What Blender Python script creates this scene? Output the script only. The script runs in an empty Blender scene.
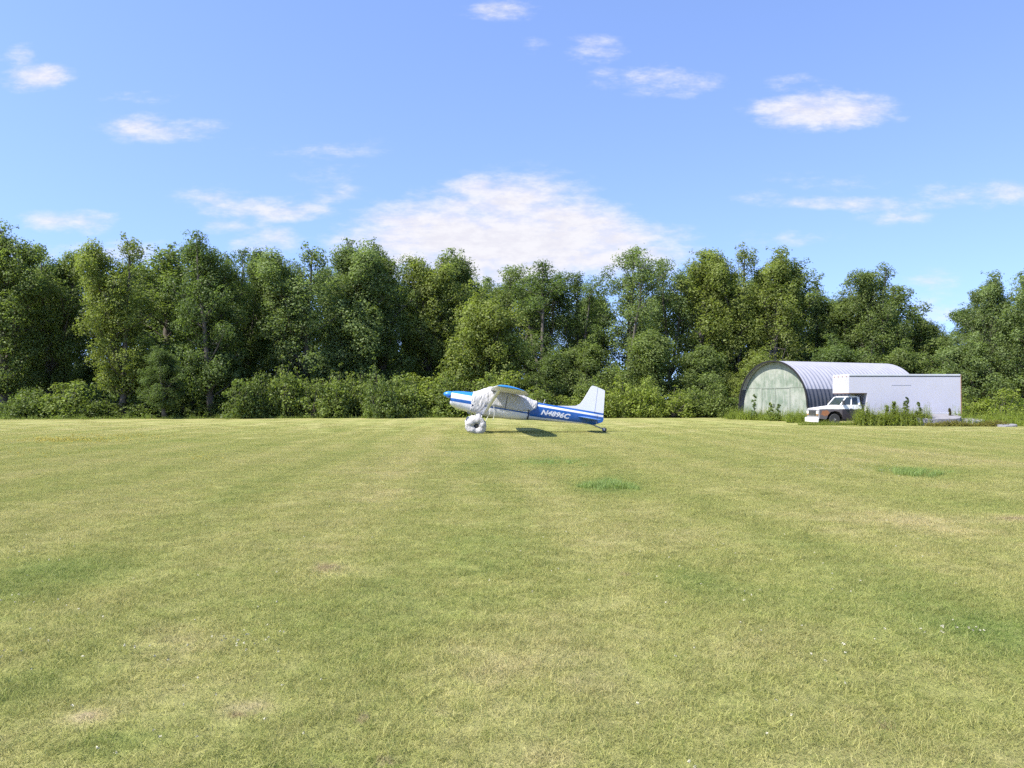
import bpy, math, random
import numpy as np
from mathutils import Vector, Matrix

S = bpy.context.scene
COL = S.collection
PI = math.pi
F = 803.0            # focal length in pixels at 1024 wide
H_CAM = 1.6
HOR = 399.0          # pixel row of the horizon

def R(a): return math.radians(a)

# ------------------------------------------------------------------ helpers
def node_mat(name):
    m = bpy.data.materials.new(name); m.use_nodes = True
    nt = m.node_tree
    return m, nt, nt.nodes['Principled BSDF'], nt.nodes['Material Output']

class G:
    """tiny node-graph writer"""
    def __init__(self, nt): self.nt = nt
    def new(self, t, **kw):
        n = self.nt.nodes.new(t)
        for k, v in kw.items(): setattr(n, k, v)
        return n
    def put(self, sock, v):
        if isinstance(v, bpy.types.NodeSocket): self.nt.links.new(v, sock)
        elif v is not None: sock.default_value = v
    def m(self, op, a, b=None, c=None, clamp=False):
        n = self.new('ShaderNodeMath', operation=op); n.use_clamp = clamp
        self.put(n.inputs[0], a)
        if b is not None: self.put(n.inputs[1], b)
        if c is not None: self.put(n.inputs[2], c)
        return n.outputs[0]
    def v(self, op, a, b=None, scale=None):
        n = self.new('ShaderNodeVectorMath', operation=op)
        self.put(n.inputs[0], a)
        if b is not None: self.put(n.inputs[1], b)
        if scale is not None: self.put(n.inputs['Scale'], scale)
        return n.outputs['Value'] if op in ('LENGTH', 'DOT_PRODUCT', 'DISTANCE') else n.outputs[0]
    def xyz(self, a):
        n = self.new('ShaderNodeSeparateXYZ'); self.put(n.inputs[0], a); return n.outputs
    def comb(self, x, y, z):
        n = self.new('ShaderNodeCombineXYZ')
        for s, q in zip(n.inputs, (x, y, z)): self.put(s, q)
        return n.outputs[0]
    def noise(self, vec, scale, detail=3, rough=.55, dist=0, color=False):
        n = self.new('ShaderNodeTexNoise')
        if vec is not None: self.put(n.inputs['Vector'], vec)
        n.inputs['Scale'].default_value = scale; n.inputs['Detail'].default_value = detail
        n.inputs['Roughness'].default_value = rough; n.inputs['Distortion'].default_value = dist
        return n.outputs['Color' if color else 'Fac']
    def mix(self, f, a, b, blend='MIX'):
        n = self.new('ShaderNodeMix', data_type='RGBA', blend_type=blend)
        self.put(n.inputs[0], f); self.put(n.inputs[6], a); self.put(n.inputs[7], b)
        return n.outputs[2]
    def ramp(self, f, lo, hi, smooth=True):
        n = self.new('ShaderNodeMapRange', interpolation_type='SMOOTHSTEP' if smooth else 'LINEAR')
        self.put(n.inputs[0], f); n.inputs[1].default_value = lo; n.inputs[2].default_value = hi
        return n.outputs[0]
    def bump(self, h, dist, strength=1.0):
        n = self.new('ShaderNodeBump'); n.inputs['Strength'].default_value = strength
        n.inputs['Distance'].default_value = dist; self.put(n.inputs['Height'], h)
        return n.outputs[0]

def C4(c): return (c[0], c[1], c[2], 1.0)

def simple(name, col, rough=.5, metal=0, var=.12, nscale=3.0, spec=.5, bump=0.0, stain=None):
    """a paint / cloth / metal whose tone wanders a little"""
    m, nt, p, out = node_mat(name); g = G(nt)
    co = g.new('ShaderNodeTexCoord').outputs['Object']
    n = g.noise(co, nscale, 5, .6)
    f = g.m('MULTIPLY_ADD', n, 2*var, 1-var)
    c = g.mix(1.0, C4(col), g.comb(f, f, f), 'MULTIPLY')
    if stain:
        s = g.ramp(g.noise(co, stain[1], 6, .65), .52, .68)
        c = g.mix(g.m('MULTIPLY', s, stain[2]), c, C4(stain[0]))
    g.put(p.inputs['Base Color'], c)
    p.inputs['Roughness'].default_value = rough; p.inputs['Metallic'].default_value = metal
    p.inputs['Specular IOR Level'].default_value = spec
    if bump: g.put(p.inputs['Normal'], g.bump(g.noise(co, nscale*4, 4), bump))
    return m

class MB:
    """collects vertices and faces, links them as ONE mesh object"""
    def __init__(self): self.v = []; self.f = []; self.mi = []
    def add(self, vs, fs, mi=0):
        o = len(self.v); self.v += [tuple(p) for p in vs]
        self.f += [tuple(i+o for i in q) for q in fs]; self.mi += [mi]*len(fs)
        return self
    def box(self, x0, x1, y0, y1, z0, z1, mi=0, bev=0.0):
        if bev <= 0:
            vs = [(x, y, z) for x in (x0, x1) for y in (y0, y1) for z in (z0, z1)]
            fs = [(0,1,3,2),(4,6,7,5),(0,4,5,1),(2,3,7,6),(0,2,6,4),(1,5,7,3)]
            return self.add(vs, fs, mi)
        # chamfered box: three shrunken rectangles pairs
        b = bev
        pts = {}
        vs = []; fs = []
        X = (x0, x1); Y = (y0, y1); Z = (z0, z1)
        def s(i): return b if i == 0 else -b
        for i in (0,1):
            for j in (0,1):
                for k in (0,1):
                    pts[(i,j,k,0)] = len(vs); vs.append((X[i], Y[j]+s(j), Z[k]+s(k)))
                    pts[(i,j,k,1)] = len(vs); vs.append((X[i]+s(i), Y[j], Z[k]+s(k)))
                    pts[(i,j,k,2)] = len(vs); vs.append((X[i]+s(i), Y[j]+s(j), Z[k]))
        for i in (0,1):
            q = [pts[(i,0,0,0)],pts[(i,1,0,0)],pts[(i,1,1,0)],pts[(i,0,1,0)]]; fs.append(q if i else q[::-1])
            q = [pts[(0,i,0,1)],pts[(1,i,0,1)],pts[(1,i,1,1)],pts[(0,i,1,1)]]; fs.append(q[::-1] if i else q)
            q = [pts[(0,0,i,2)],pts[(1,0,i,2)],pts[(1,1,i,2)],pts[(0,1,i,2)]]; fs.append(q if i else q[::-1])
        for j in (0,1):
            for k in (0,1):
                fs.append([pts[(0,j,k,1)],pts[(1,j,k,1)],pts[(1,j,k,2)],pts[(0,j,k,2)]])
                fs.append([pts[(j,0,k,0)],pts[(j,1,k,0)],pts[(j,1,k,2)],pts[(j,0,k,2)]])
                fs.append([pts[(j,k,0,0)],pts[(j,k,1,0)],pts[(j,k,1,1)],pts[(j,k,0,1)]])
        for i in (0,1):
            for j in (0,1):
                for k in (0,1): fs.append([pts[(i,j,k,0)],pts[(i,j,k,1)],pts[(i,j,k,2)]])
        return self.add(vs, fs, mi)
    def tube(self, pts, rad, n=6, mi=0, cap=True, flat=1.0):
        pts = [Vector(p) for p in pts]; k = len(pts)
        rad = rad if isinstance(rad, (list, tuple, np.ndarray)) else [rad]*k
        vs = []; up = Vector((0.13, 0.21, 1)).normalized()
        for i, p in enumerate(pts):
            d = (pts[min(i+1, k-1)] - pts[max(i-1, 0)]).normalized()
            u = d.cross(up)
            if u.length < 1e-3: u = d.cross(Vector((1, 0, 0)))
            u.normalize(); w = d.cross(u)
            for j in range(n):
                a = 2*PI*j/n
                vs.append(p + (u*math.cos(a) + w*math.sin(a)*flat)*rad[i])
        fs = [(i*n+j, i*n+(j+1) % n, (i+1)*n+(j+1) % n, (i+1)*n+j) for i in range(k-1) for j in range(n)]
        if cap: fs += [tuple(range(n))[::-1], tuple(range((k-1)*n, k*n))]
        return self.add(vs, fs, mi)
    def prism(self, prof, y0, y1, mi=0, axis='y'):
        """a side outline [(x, z)] given thickness from y0 to y1"""
        n = len(prof)
        vs = [(x, y0, z) for x, z in prof] + [(x, y1, z) for x, z in prof]
        fs = [tuple(range(n)), tuple(range(n, 2*n))[::-1]] + [(i, i+n, (i+1) % n+n, (i+1) % n) for i in range(n)]
        return self.add(vs, fs, mi)
    def loft(self, rings, cap=True, closed=True, mi=0):
        n = len(rings[0]); vs = [p for r in rings for p in r]
        e = n if closed else n-1
        fs = [(i*n+j, i*n+(j+1) % n, (i+1)*n+(j+1) % n, (i+1)*n+j) for i in range(len(rings)-1) for j in range(e)]
        if cap and closed: fs += [tuple(range(n))[::-1], tuple(range((len(rings)-1)*n, len(rings)*n))]
        return self.add(vs, fs, mi)
    def lathe_y(self, prof, c, n=20, mi=0):
        """prof: [(radius, y)] spun about the y axis through c"""
        rings = [[(c[0]+r*math.cos(2*PI*j/n), c[1]+y, c[2]+r*math.sin(2*PI*j/n)) for j in range(n)] for r, y in prof]
        return self.loft(rings, True, True, mi)
    def lathe_x(self, prof, c, n=20, mi=0):
        rings = [[(c[0]+x, c[1]+r*math.cos(2*PI*j/n), c[2]+r*math.sin(2*PI*j/n)) for j in range(n)] for x, r in prof]
        return self.loft(rings, True, True, mi)
    def build(self, name, mats, parent=None, smooth=False, bevel=0.0):
        me = bpy.data.meshes.new(name); me.from_pydata(self.v, [], self.f)
        mats = mats if isinstance(mats, (list, tuple)) else [mats]
        for m in mats: me.materials.append(m)
        me.polygons.foreach_set('material_index', self.mi)
        import bmesh
        b = bmesh.new(); b.from_mesh(me); bmesh.ops.recalc_face_normals(b, faces=b.faces[:]); b.to_mesh(me); b.free()
        if smooth:
            me.polygons.foreach_set('use_smooth', [True]*len(me.polygons))
            if isinstance(smooth, (int, float)) and not isinstance(smooth, bool):
                me.set_sharp_from_angle(angle=R(smooth))
        me.update()
        o = bpy.data.objects.new(name, me); COL.objects.link(o)
        if parent: o.parent = parent
        return o

def np_mesh(name, verts, nper, tone=None, mat=None, loops=None):
    """mesh of many equal faces (nper vertices each, not shared) from numpy"""
    me = bpy.data.meshes.new(name)
    nv = len(verts); nl = nv if loops is None else len(loops); nf = nl//nper
    me.vertices.add(nv); me.vertices.foreach_set('co', verts.astype(np.float32).ravel())
    me.loops.add(nl); me.loops.foreach_set('vertex_index', np.arange(nl, dtype=np.int32) if loops is None else loops.astype(np.int32))
    me.polygons.add(nf); me.polygons.foreach_set('loop_start', np.arange(0, nl, nper, dtype=np.int32))
    if tone is not None:
        at = me.attributes.new('tone', 'FLOAT', 'POINT'); at.data.foreach_set('value', tone.astype(np.float32))
    if mat: me.materials.append(mat)
    me.update(calc_edges=True)
    return me

def empty(name, loc, label, cat, rz=0, group=None):
    o = bpy.data.objects.new(name, None); COL.objects.link(o)
    o.empty_display_size = .2
    o.location = loc; o.rotation_euler = (0, 0, rz)
    return tag(o, label, cat, group)

def tag(o, label=None, cat=None, group=None, kind=None):
    if label: o['label'] = label
    if cat: o['category'] = cat
    if group: o['group'] = group
    if kind: o['kind'] = kind
    return o

def at(px, d):       # world x of a pixel column at distance d
    return (px-512.0)/F*d
def gd(py):          # distance of a ground pixel row
    return H_CAM*F/(py-HOR)
def hz(py, d):       # height of a pixel row at distance d
    return H_CAM + (HOR-py)/F*d

# ------------------------------------------------------------------ camera, sun, sky
cam = bpy.data.cameras.new('camera'); co = bpy.data.objects.new('camera', cam); COL.objects.link(co)
cam.sensor_width = 36.0; cam.lens = 36.0*F/1024.0; cam.clip_end = 6000; cam.clip_start = .05
co.location = (0, 0, H_CAM); co.rotation_euler = (R(90)+math.atan(15.0/F), 0, 0)
S.camera = co

SUN_EL = R(51); SUN_AZ = R(-120)          # azimuth from +Y towards +X: the sun stands to the left, somewhat to this side
sd = Vector((math.cos(SUN_EL)*math.sin(SUN_AZ), math.cos(SUN_EL)*math.cos(SUN_AZ), math.sin(SUN_EL)))
sun = bpy.data.lights.new('sun', 'SUN'); sun.energy = 4.6; sun.angle = R(.5); sun.color = (1.0, .955, .87)
so = bpy.data.objects.new('sun', sun); COL.objects.link(so)
so.rotation_euler = sd.to_track_quat('Z', 'Y').to_euler(); so.location = (-40, 30, 60)

W = bpy.data.worlds.new('World'); S.world = W; W.use_nodes = True
g = G(W.node_tree); bg = W.node_tree.nodes['Background']
sky = g.new('ShaderNodeTexSky', sky_type='NISHITA'); sky.sun_disc = False
sky.sun_elevation = SUN_EL; sky.sun_rotation = SUN_AZ
sky.air_density = 1.0; sky.dust_density = .25; sky.ozone_density = 2.2; sky.altitude = 100
d = g.new('ShaderNodeTexCoord').outputs['Generated']
g.put(sky.inputs[0], g.v('NORMALIZE', g.v('ADD', d, (0, 0, .17))))
dx, dy, dz = g.xyz(d)
yy = g.m('MAXIMUM', dy, .05)
u = g.m('DIVIDE', dx, yy); v = g.m('DIVIDE', dz, yy)
uv = g.comb(u, v, 0.0)
# the clouds' outlines wander
wp = g.v('SUBTRACT', g.noise(g.v('MULTIPLY', uv, (1.0, 1.8, 1.0)), 7.0, 5, .62, 0, True), (.5, .5, .5))
wu, wv, _w = g.xyz(wp)
uw = g.m('MULTIPLY_ADD', wu, .085, u); vw = g.m('MULTIPLY_ADD', wv, .030, v)
w1 = g.noise(g.v('MULTIPLY', uv, (1.0, 2.8, 1.0)), 9.0, 4, .62)
w2 = g.noise(g.v('MULTIPLY', uv, (1.0, 2.6, 1.0)), 28.0, 4, .68)
CLOUDS = [  # px, py, half width, half height up, half height down, strength
 (500,244,178,66,52,1.5),(425,246,110,42,40,1.2),(605,246,100,36,36,1.2),(505,208,90,34,34,1.1),(530,188,50,18,22,.6),
 (34,77,38,13,14,1.0),(12,56,14,12,10,.5),(155,126,60,14,13,.72),(128,97,34,6,6,.3),(599,51,30,14,14,.7),
 (668,81,46,18,18,.75),(606,78,14,12,10,.4),(830,114,84,26,17,1.05),(800,84,28,12,12,.55),(500,8,34,12,10,.72),(530,41,16,7,7,.35),
 (67,221,48,12,13,.95),(212,196,34,12,10,.65),(262,209,74,14,12,.7),(232,221,32,10,10,.5),(268,241,34,18,18,.9),(320,148,46,10,9,.38),
 (338,172,30,9,8,.35),(340,194,24,9,8,.4),(870,202,105,11,9,.55),(985,196,70,13,11,.62),(895,216,30,9,8,.45),(938,281,26,10,10,.45),
 (790,238,44,8,8,.5),(795,176,24,7,7,.3),(765,196,22,8,8,.32),(840,184,50,7,6,.3),(120,254,60,14,14,.8),(985,318,60,16,20,.5),(950,308,40,14,14,.35),(30,254,60,10,10,.5)]
dens = None
for (px, py, hw, hu, hd, st) in CLOUDS:
    hw = hw if hw > 80 else hw*1.12; hu *= 1.0 if hw > 90 else 1.15
    a = g.m('MULTIPLY_ADD', uw, F/hw, -(px-512)/hw)
    b0 = g.m('SUBTRACT', vw, (HOR-py)/F)
    bu = g.m('MULTIPLY', g.m('MAXIMUM', b0, 0.0), F/hu); bd = g.m('MULTIPLY', g.m('MINIMUM', b0, 0.0), F/hd)
    bb = g.m('ADD', bu, bd)
    r2 = g.m('MULTIPLY_ADD', a, a, g.m('MULTIPLY', bb, bb))
    q = g.m('MULTIPLY', g.m('SUBTRACT', 1.0, r2), st if hw > 80 else st*.62)
    dens = q if dens is None else g.m('SMOOTH_MAX', dens, q, .12)
nz = g.m('ADD', g.m('MULTIPLY', g.m('SUBTRACT', w1, .5), 2.3), g.m('MULTIPLY', g.m('SUBTRACT', w2, .5), 1.35))
body = g.ramp(g.m('ADD', dens, nz), -.15, 1.3)
inside = g.ramp(dens, -.55, .3)
cl = g.m('MULTIPLY', g.m('MULTIPLY', body, inside), .97)
cl = g.m('MULTIPLY', cl, g.ramp(dy, .05, .2))
shade = g.mix(g.ramp(w2, .35, .65), (2.78, 2.74, 2.98, 1), (3.1, 3.06, 3.2, 1))
skyc = g.mix(1.0, sky.outputs[0], (0.97, 0.945, 1.10, 1), 'MULTIPLY')
g.put(bg.inputs[0], g.mix(cl, skyc, shade))
bg.inputs[1].default_value = .15

S.view_settings.view_transform = 'Standard'; S.view_settings.look = 'None'
S.view_settings.gamma = 1; S.view_settings.exposure = 1.05; S.view_settings.use_curve_mapping = False
S.render.engine = 'CYCLES'
S.cycles.use_denoising = False
S.cycles.max_bounces = 5; S.cycles.diffuse_bounces = 2; S.cycles.glossy_bounces = 2; S.cycles.transparent_max_bounces = 4; S.cycles.transmission_bounces = 3
S.cycles.sample_clamp_indirect = 6
S.cycles.use_adaptive_sampling = True; S.cycles.adaptive_threshold = .02
W.cycles.sampling_method = 'MANUAL'; W.cycles.sample_map_resolution = 256

# ------------------------------------------------------------------ lawn colour, by place in the field
def lawn_group():
    ng = bpy.data.node_groups.new('lawn_colour', 'ShaderNodeTree')
    ng.interface.new_socket('Color', in_out='OUTPUT', socket_type='NodeSocketColor')
    ng.interface.new_socket('Bare', in_out='OUTPUT', socket_type='NodeSocketFloat')
    g = G(ng); out = g.new('NodeGroupOutput')
    P = g.new('ShaderNodeNewGeometry').outputs['Position']
    P = g.v('MULTIPLY', P, (1, 1, 0))
    x, y, z = g.xyz(P)
    n0 = g.noise(P, .055, 4, .55)
    n1 = g.noise(P, .30, 5, .6, .4)
    n2 = g.noise(P, 1.3, 5, .62)
    n3 = g.noise(P, 7.0, 4, .6)
    # old mowing rounds, fanning away from the camera, wobbling
    s = g.m('ADD', g.m('MULTIPLY_ADD', y, .035, x), g.m('MULTIPLY', g.noise(P, .045, 2), 5.0))
    st = g.m('SINE', g.m('MULTIPLY', s, 4.1))
    st2 = g.m('SINE', g.m('MULTIPLY_ADD', s, 1.63, g.m('MULTIPLY', n0, 3.0)))
    st = g.m('MULTIPLY', st, g.m('MULTIPLY_ADD', n1, 1.6, -.1))
    dry = g.m('ADD', g.m('MULTIPLY', n0, .42), g.m('ADD', g.m('MULTIPLY', n1, .62), g.m('ADD', g.m('MULTIPLY', n2, .55), g.m('MULTIPLY_ADD', n3, .50, .11))))
    dry = g.m('ADD', dry, g.m('MULTIPLY', st, .06)); dry = g.m('ADD', dry, g.m('MULTIPLY', st2, .055))
    # lusher and drier places seen in the field: px, py, half width px, half height px, amount
    spots = [(605,486,34,9,-.55),(915,472,40,7,-.42),(555,462,50,5,-.25),(690,578,40,18,-.26),(480,545,45,22,-.16),(330,605,110,34,-.22),
             (60,570,90,22,-.28),(850,600,120,50,-.16),(980,630,40,14,-.25),(120,740,60,20,-.3),(30,690,50,40,-.2),(720,700,60,30,-.1),
             (560,650,70,50,.22),(330,569,18,6,.4),(90,717,20,7,.45),(250,706,26,9,.42),(180,640,40,14,.25),(560,760,40,16,.25),(480,690,60,50,.16),
             (900,520,60,8,.2),(1010,521,30,4,.35),(400,460,60,30,.12),(900,455,90,12,.14),(640,520,90,30,.08),(760,640,60,20,.12)]
    for (px, py, hw, hh, amt) in spots:
        dd = gd(py); cx = at(px, dd); rx = hw/F*dd; ry = (gd(max(py-hh, 404))-gd(py+hh))/2
        r2 = g.m('ADD', g.m('POWER', g.m('ABSOLUTE', g.m('DIVIDE', g.m('SUBTRACT', x, cx), rx)), 2.0), g.m('POWER', g.m('ABSOLUTE', g.m('DIVIDE', g.m('SUBTRACT', y, dd), ry)), 2.0))
        e = g.m('EXPONENT', g.m('MULTIPLY', r2, -1.0))
        e = g.m('MULTIPLY', e, g.m('MULTIPLY_ADD', n2, 1.4, .3))
        dry = g.m('MULTIPLY_ADD', e, amt, dry)
    t = g.ramp(dry, .56, 1.66, False)
    cr = g.new('ShaderNodeValToRGB'); g.put(cr.inputs[0], t)
    e = cr.color_ramp.elements
    e[0].position = 0; e[0].color = (.165, .220, .060, 1)
    e[1].position = 1; e[1].color = (.480, .390, .240, 1)
    for pos, c in ((.25, (.225, .258, .080)), (.45, (.300, .302, .106)), (.62, (.355, .332, .138)), (.8, (.410, .358, .180))):
        k = e.new(pos); k.color = C4(c)
    pk = g.m('MULTIPLY_ADD', g.noise(P, 3.1, 3, .6),   .66, .74)
    pk = g.m('ADD', pk, g.m('MULTIPLY', st, .045))
    pk = g.m('MULTIPLY', pk, g.m('MULTIPLY_ADD', g.noise(P, 14.0, 2, .6), .5, .76))
    col = g.mix(1.0, cr.outputs[0], g.comb(g.m('MULTIPLY', pk, .98), g.m('MULTIPLY', pk, 1.0), g.m('MULTIPLY', pk, .89)), 'MULTIPLY')
    # bare earth scars
    bare = None
    for (px, py, hw, hh) in [(362,717,13,5),(392,756,22,7),(330,768,20,6),(92,716,15,5),(330,569,12,3.5),(245,712,18,6),(1012,521,20,1.8),(625,574,8,3),(880,720,12,5)]:
        dd = gd(py); cx = at(px, dd); rx = hw/F*dd; ry = (gd(py-hh)-gd(py+hh))/2
        r2 = g.m('ADD', g.m('POWER', g.m('ABSOLUTE', g.m('DIVIDE', g.m('SUBTRACT', x, cx), rx)), 2.0), g.m('POWER', g.m('ABSOLUTE', g.m('DIVIDE', g.m('SUBTRACT', y, dd), ry)), 2.0))
        k = g.m('SUBTRACT', 1.0, r2)
        bare = k if bare is None else g.m('MAXIMUM', bare, k)
    bare = g.ramp(g.m('ADD', g.m('MAXIMUM', bare, -2.0), g.m('MULTIPLY', g.m('SUBTRACT', g.noise(P, 7, 5, .7), .5), 4.5)), .1, 1.3)
    # leaf litter under the wood
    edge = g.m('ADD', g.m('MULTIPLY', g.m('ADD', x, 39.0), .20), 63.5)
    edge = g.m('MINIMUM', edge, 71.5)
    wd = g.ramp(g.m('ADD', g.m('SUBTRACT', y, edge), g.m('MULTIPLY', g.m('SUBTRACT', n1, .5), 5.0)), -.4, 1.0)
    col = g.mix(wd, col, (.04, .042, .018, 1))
    bc = g.mix(g.ramp(g.noise(P, 5, 4, .7), .4, .6), (.17, .105, .065, 1), (.40, .31, .20, 1))
    col = g.mix(g.m('MULTIPLY', bare, .75), col, bc)
    g.put(out.inputs['Color'], col); g.put(out.inputs['Bare'], bare)
    return ng
LAWN = lawn_group()

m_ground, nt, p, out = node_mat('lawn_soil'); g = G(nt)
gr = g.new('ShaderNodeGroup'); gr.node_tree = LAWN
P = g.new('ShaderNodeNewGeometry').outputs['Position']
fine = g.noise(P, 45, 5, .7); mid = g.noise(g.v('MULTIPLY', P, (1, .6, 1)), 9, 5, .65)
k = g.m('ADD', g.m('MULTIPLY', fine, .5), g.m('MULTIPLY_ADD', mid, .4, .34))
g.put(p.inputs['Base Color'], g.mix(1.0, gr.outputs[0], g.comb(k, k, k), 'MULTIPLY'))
p.inputs['Roughness'].default_value = 1.0; p.inputs['Specular IOR Level'].default_value = .08
g.put(p.inputs['Normal'], g.bump(g.m('ADD', fine, g.m('MULTIPLY', mid, 1.5)), .035, .9))

m_blade, nt, p, out = node_mat('grass_blade'); g = G(nt)
gr = g.new('ShaderNodeGroup'); gr.node_tree = LAWN
tn = g.new('ShaderNodeAttribute', attribute_name='tone').outputs['Fac']
k = g.m('MULTIPLY_ADD', tn, .75, .72)
c = g.mix(1.0, gr.outputs[0], g.comb(k, k, k), 'MULTIPLY')
straw = g.ramp(tn, .70, .80)
c = g.mix(g.m('MULTIPLY', straw, .45), c, (.46, .41, .20, 1))
grn = g.ramp(tn, .30, .2)
c = g.mix(g.m('MULTIPLY', grn, .45), c, (.13, .20, .06, 1))
df = g.new('ShaderNodeBsdfDiffuse'); g.put(df.inputs[0], c)
tr = g.new('ShaderNodeBsdfTranslucent'); g.put(tr.inputs[0], c)
mx = g.new('ShaderNodeMixShader'); mx.inputs[0].default_value = .45
g.put(mx.inputs[1], df.outputs[0]); g.put(mx.inputs[2], tr.outputs[0]); g.put(out.inputs[0], mx.outputs[0])

# ground: one sheet, finer near the camera with a gentle unevenness
def gz(x, y):
    fade = np.clip((40-np.hypot(x, y))/25, 0, 1)
    return fade*(.022*np.sin(x*.9+1.3)*np.sin(y*.7) + .014*np.sin(x*2.3+y*1.7) + .010*np.sin(y*3.1-x*1.1))
ax = np.concatenate([np.linspace(-2500, -60, 12), np.linspace(-48, 48, 193), np.linspace(60, 2500, 12)])
ay = np.concatenate([np.linspace(-2500, -20, 10), np.linspace(-10, 60, 141), np.linspace(75, 3000, 12)])
gx, gy = np.meshgrid(ax, ay); gv = np.stack([gx, gy, gz(gx, gy)], -1).reshape(-1, 3)
nx, ny = len(ax), len(ay)
i, j = np.meshgrid(np.arange(nx-1), np.arange(ny-1)); a = (j*nx+i).ravel()
me = np_mesh('ground', gv, 4, None, m_ground, np.stack([a, a+1, a+nx+1, a+nx], -1).ravel())
me.polygons.foreach_set('use_smooth', [True]*len(me.polygons))
ground = bpy.data.objects.new('ground', me); COL.objects.link(ground); tag(ground, kind='structure')

# ------------------------------------------------------------------ grass
def blades(rng, pos, hgt, wid, lean, tone=None):
    n = len(pos); az = rng.uniform(0, 2*PI, n); la = rng.uniform(0, 2*PI, n)
    t = np.stack([np.cos(az), np.sin(az), np.zeros(n)], -1)*wid[:, None]*.5
    ld = np.stack([np.cos(la), np.sin(la), np.zeros(n)], -1)*(lean*hgt)[:, None]
    up = np.zeros((n, 3)); up[:, 2] = hgt
    m = pos + up*.6 + ld*.35; tip = pos + up + ld
    v = np.stack([pos-t, pos+t, m+t*.8, m-t*.8, m-t*.8, m+t*.8, tip+t*.1, tip-t*.1], 1).reshape(-1, 3)
    tone = rng.uniform(0, 1, n) if tone is None else tone
    return v, np.repeat(tone, 8)

tiles = bpy.data.collections.new('grass_tiles')
for k in range(6):
    rng = np.random.default_rng(40+k); n = 1300
    pos = np.zeros((n, 3))
    cl = rng.uniform(-.36, .36, (70, 2)); w = rng.integers(0, 70, n)
    pos[:, :2] = np.where(rng.random(n)[:, None] < .55, cl[w]+rng.normal(0, .03, (n, 2)), rng.uniform(-.36, .36, (n, 2)))
    h = rng.gamma(5, .0033, n)+.005
    v_, t_ = blades(rng, pos, h, rng.uniform(.0020, .0042, n), np.abs(rng.normal(1.0, .9, n))+.25)
    o = bpy.data.objects.new('grass_tile', np_mesh('grass_tile', v_, 4, t_, m_blade)); tiles.objects.link(o)

rng = np.random.default_rng(5)
pts = []; scl = []
d0 = 2.6
step_y = .34
y = d0
while y < 62:
    st = .34 if y < 22 else .34*(1+(y-22)/14)
    hw = .66*y+1.2
    n = int(2*hw/st)
    xs = np.linspace(-hw, hw, n)+rng.uniform(-.5, .5, n)*st
    ys = y+rng.uniform(-.5, .5, n)*st
    keep = np.ones(n, bool) if y < 30 else rng.random(n) < max(.25, 1-(y-30)/34)
    pts.append(np.stack([xs, ys], -1)[keep]); scl.append(np.full(keep.sum(), 1.0 if y < 22 else min(1.7, 1+(y-22)/25)))
    y += st
pts = np.concatenate(pts); scl = np.concatenate(scl)
e_ = np.minimum((pts[:, 0]+39)*.2+63.5, 71.5)
ok = pts[:, 1] < e_-2; pts = pts[ok]; scl = scl[ok]
vv = np.concatenate([pts, gz(pts[:, 0], pts[:, 1])[:, None]], 1)
me = bpy.data.meshes.new('grass'); me.vertices.add(len(vv)); me.vertices.foreach_set('co', vv.astype(np.float32).ravel())
for nm, val in (('spin', rng.uniform(0, 2*PI, len(vv))), ('size', scl*rng.uniform(.85, 1.15, len(vv))), ('tall', rng.uniform(.65, 1.2, len(vv)))):
    me.attributes.new(nm, 'FLOAT', 'POINT').data.foreach_set('value', val.astype(np.float32))
grass = bpy.data.objects.new('grass', me); COL.objects.link(grass); tag(grass, kind='stuff')
ng = bpy.data.node_groups.new('scatter_grass', 'GeometryNodeTree')
ng.interface.new_socket('Geometry', in_out='INPUT', socket_type='NodeSocketGeometry')
ng.interface.new_socket('Geometry', in_out='OUTPUT', socket_type='NodeSocketGeometry')
g = G(ng)
gi = g.new('NodeGroupInput'); go = g.new('NodeGroupOutput')
ci = g.new('GeometryNodeCollectionInfo'); ci.inputs[0].default_value = tiles; ci.inputs[1].default_value = True; ci.inputs[2].default_value = True
iop = g.new('GeometryNodeInstanceOnPoints'); iop.inputs['Pick Instance'].default_value = True
def nattr(nm):
    a = g.new('GeometryNodeInputNamedAttribute', data_type='FLOAT'); a.inputs[0].default_value = nm; return a.outputs[0]
def combv(x, y, z):
    return g.comb(x, y, z)
sz = nattr('size')
ng.links.new(gi.outputs[0], iop.inputs['Points']); ng.links.new(ci.outputs[0], iop.inputs['Instance'])
ng.links.new(combv(0.0, 0.0, nattr('spin')), iop.inputs['Rotation'])
ng.links.new(combv(sz, sz, nattr('tall')), iop.inputs['Scale'])
ng.links.new(iop.outputs[0], go.inputs[0])
md = grass.modifiers.new('scatter', 'NODES'); md.node_group = ng

# ------------------------------------------------------------------ foliage
def leaf_mat(name, translucent=.48):
    m, nt, p, out = node_mat(name); g = G(nt)
    base = g.new('ShaderNodeObjectInfo').outputs['Color']
    tn = g.new('ShaderNodeAttribute', attribute_name='tone').outputs['Fac']
    k = g.m('MULTIPLY_ADD', tn, .9, .55)
    c = g.mix(1.0, base, g.comb(k, k, g.m('MULTIPLY', k, .9)), 'MULTIPLY')
    c = g.mix(g.m('MULTIPLY', g.ramp(tn, .8, 1.0), .35), c, (.15, .15, .03, 1))
    g.put(p.inputs['Base Color'], c); p.inputs['Roughness'].default_value = .55; p.inputs['Specular IOR Level'].default_value = .3
    tr = g.new('ShaderNodeBsdfTranslucent'); g.put(tr.inputs[0], g.mix(1.0, c, (1.15, 1.25, .6, 1), 'MULTIPLY'))
    mx = g.new('ShaderNodeMixShader'); mx.inputs[0].default_value = translucent
    g.put(mx.inputs[1], p.outputs[0]); g.put(mx.inputs[2], tr.outputs[0]); g.put(out.inputs[0], mx.outputs[0])
    return m
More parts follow.
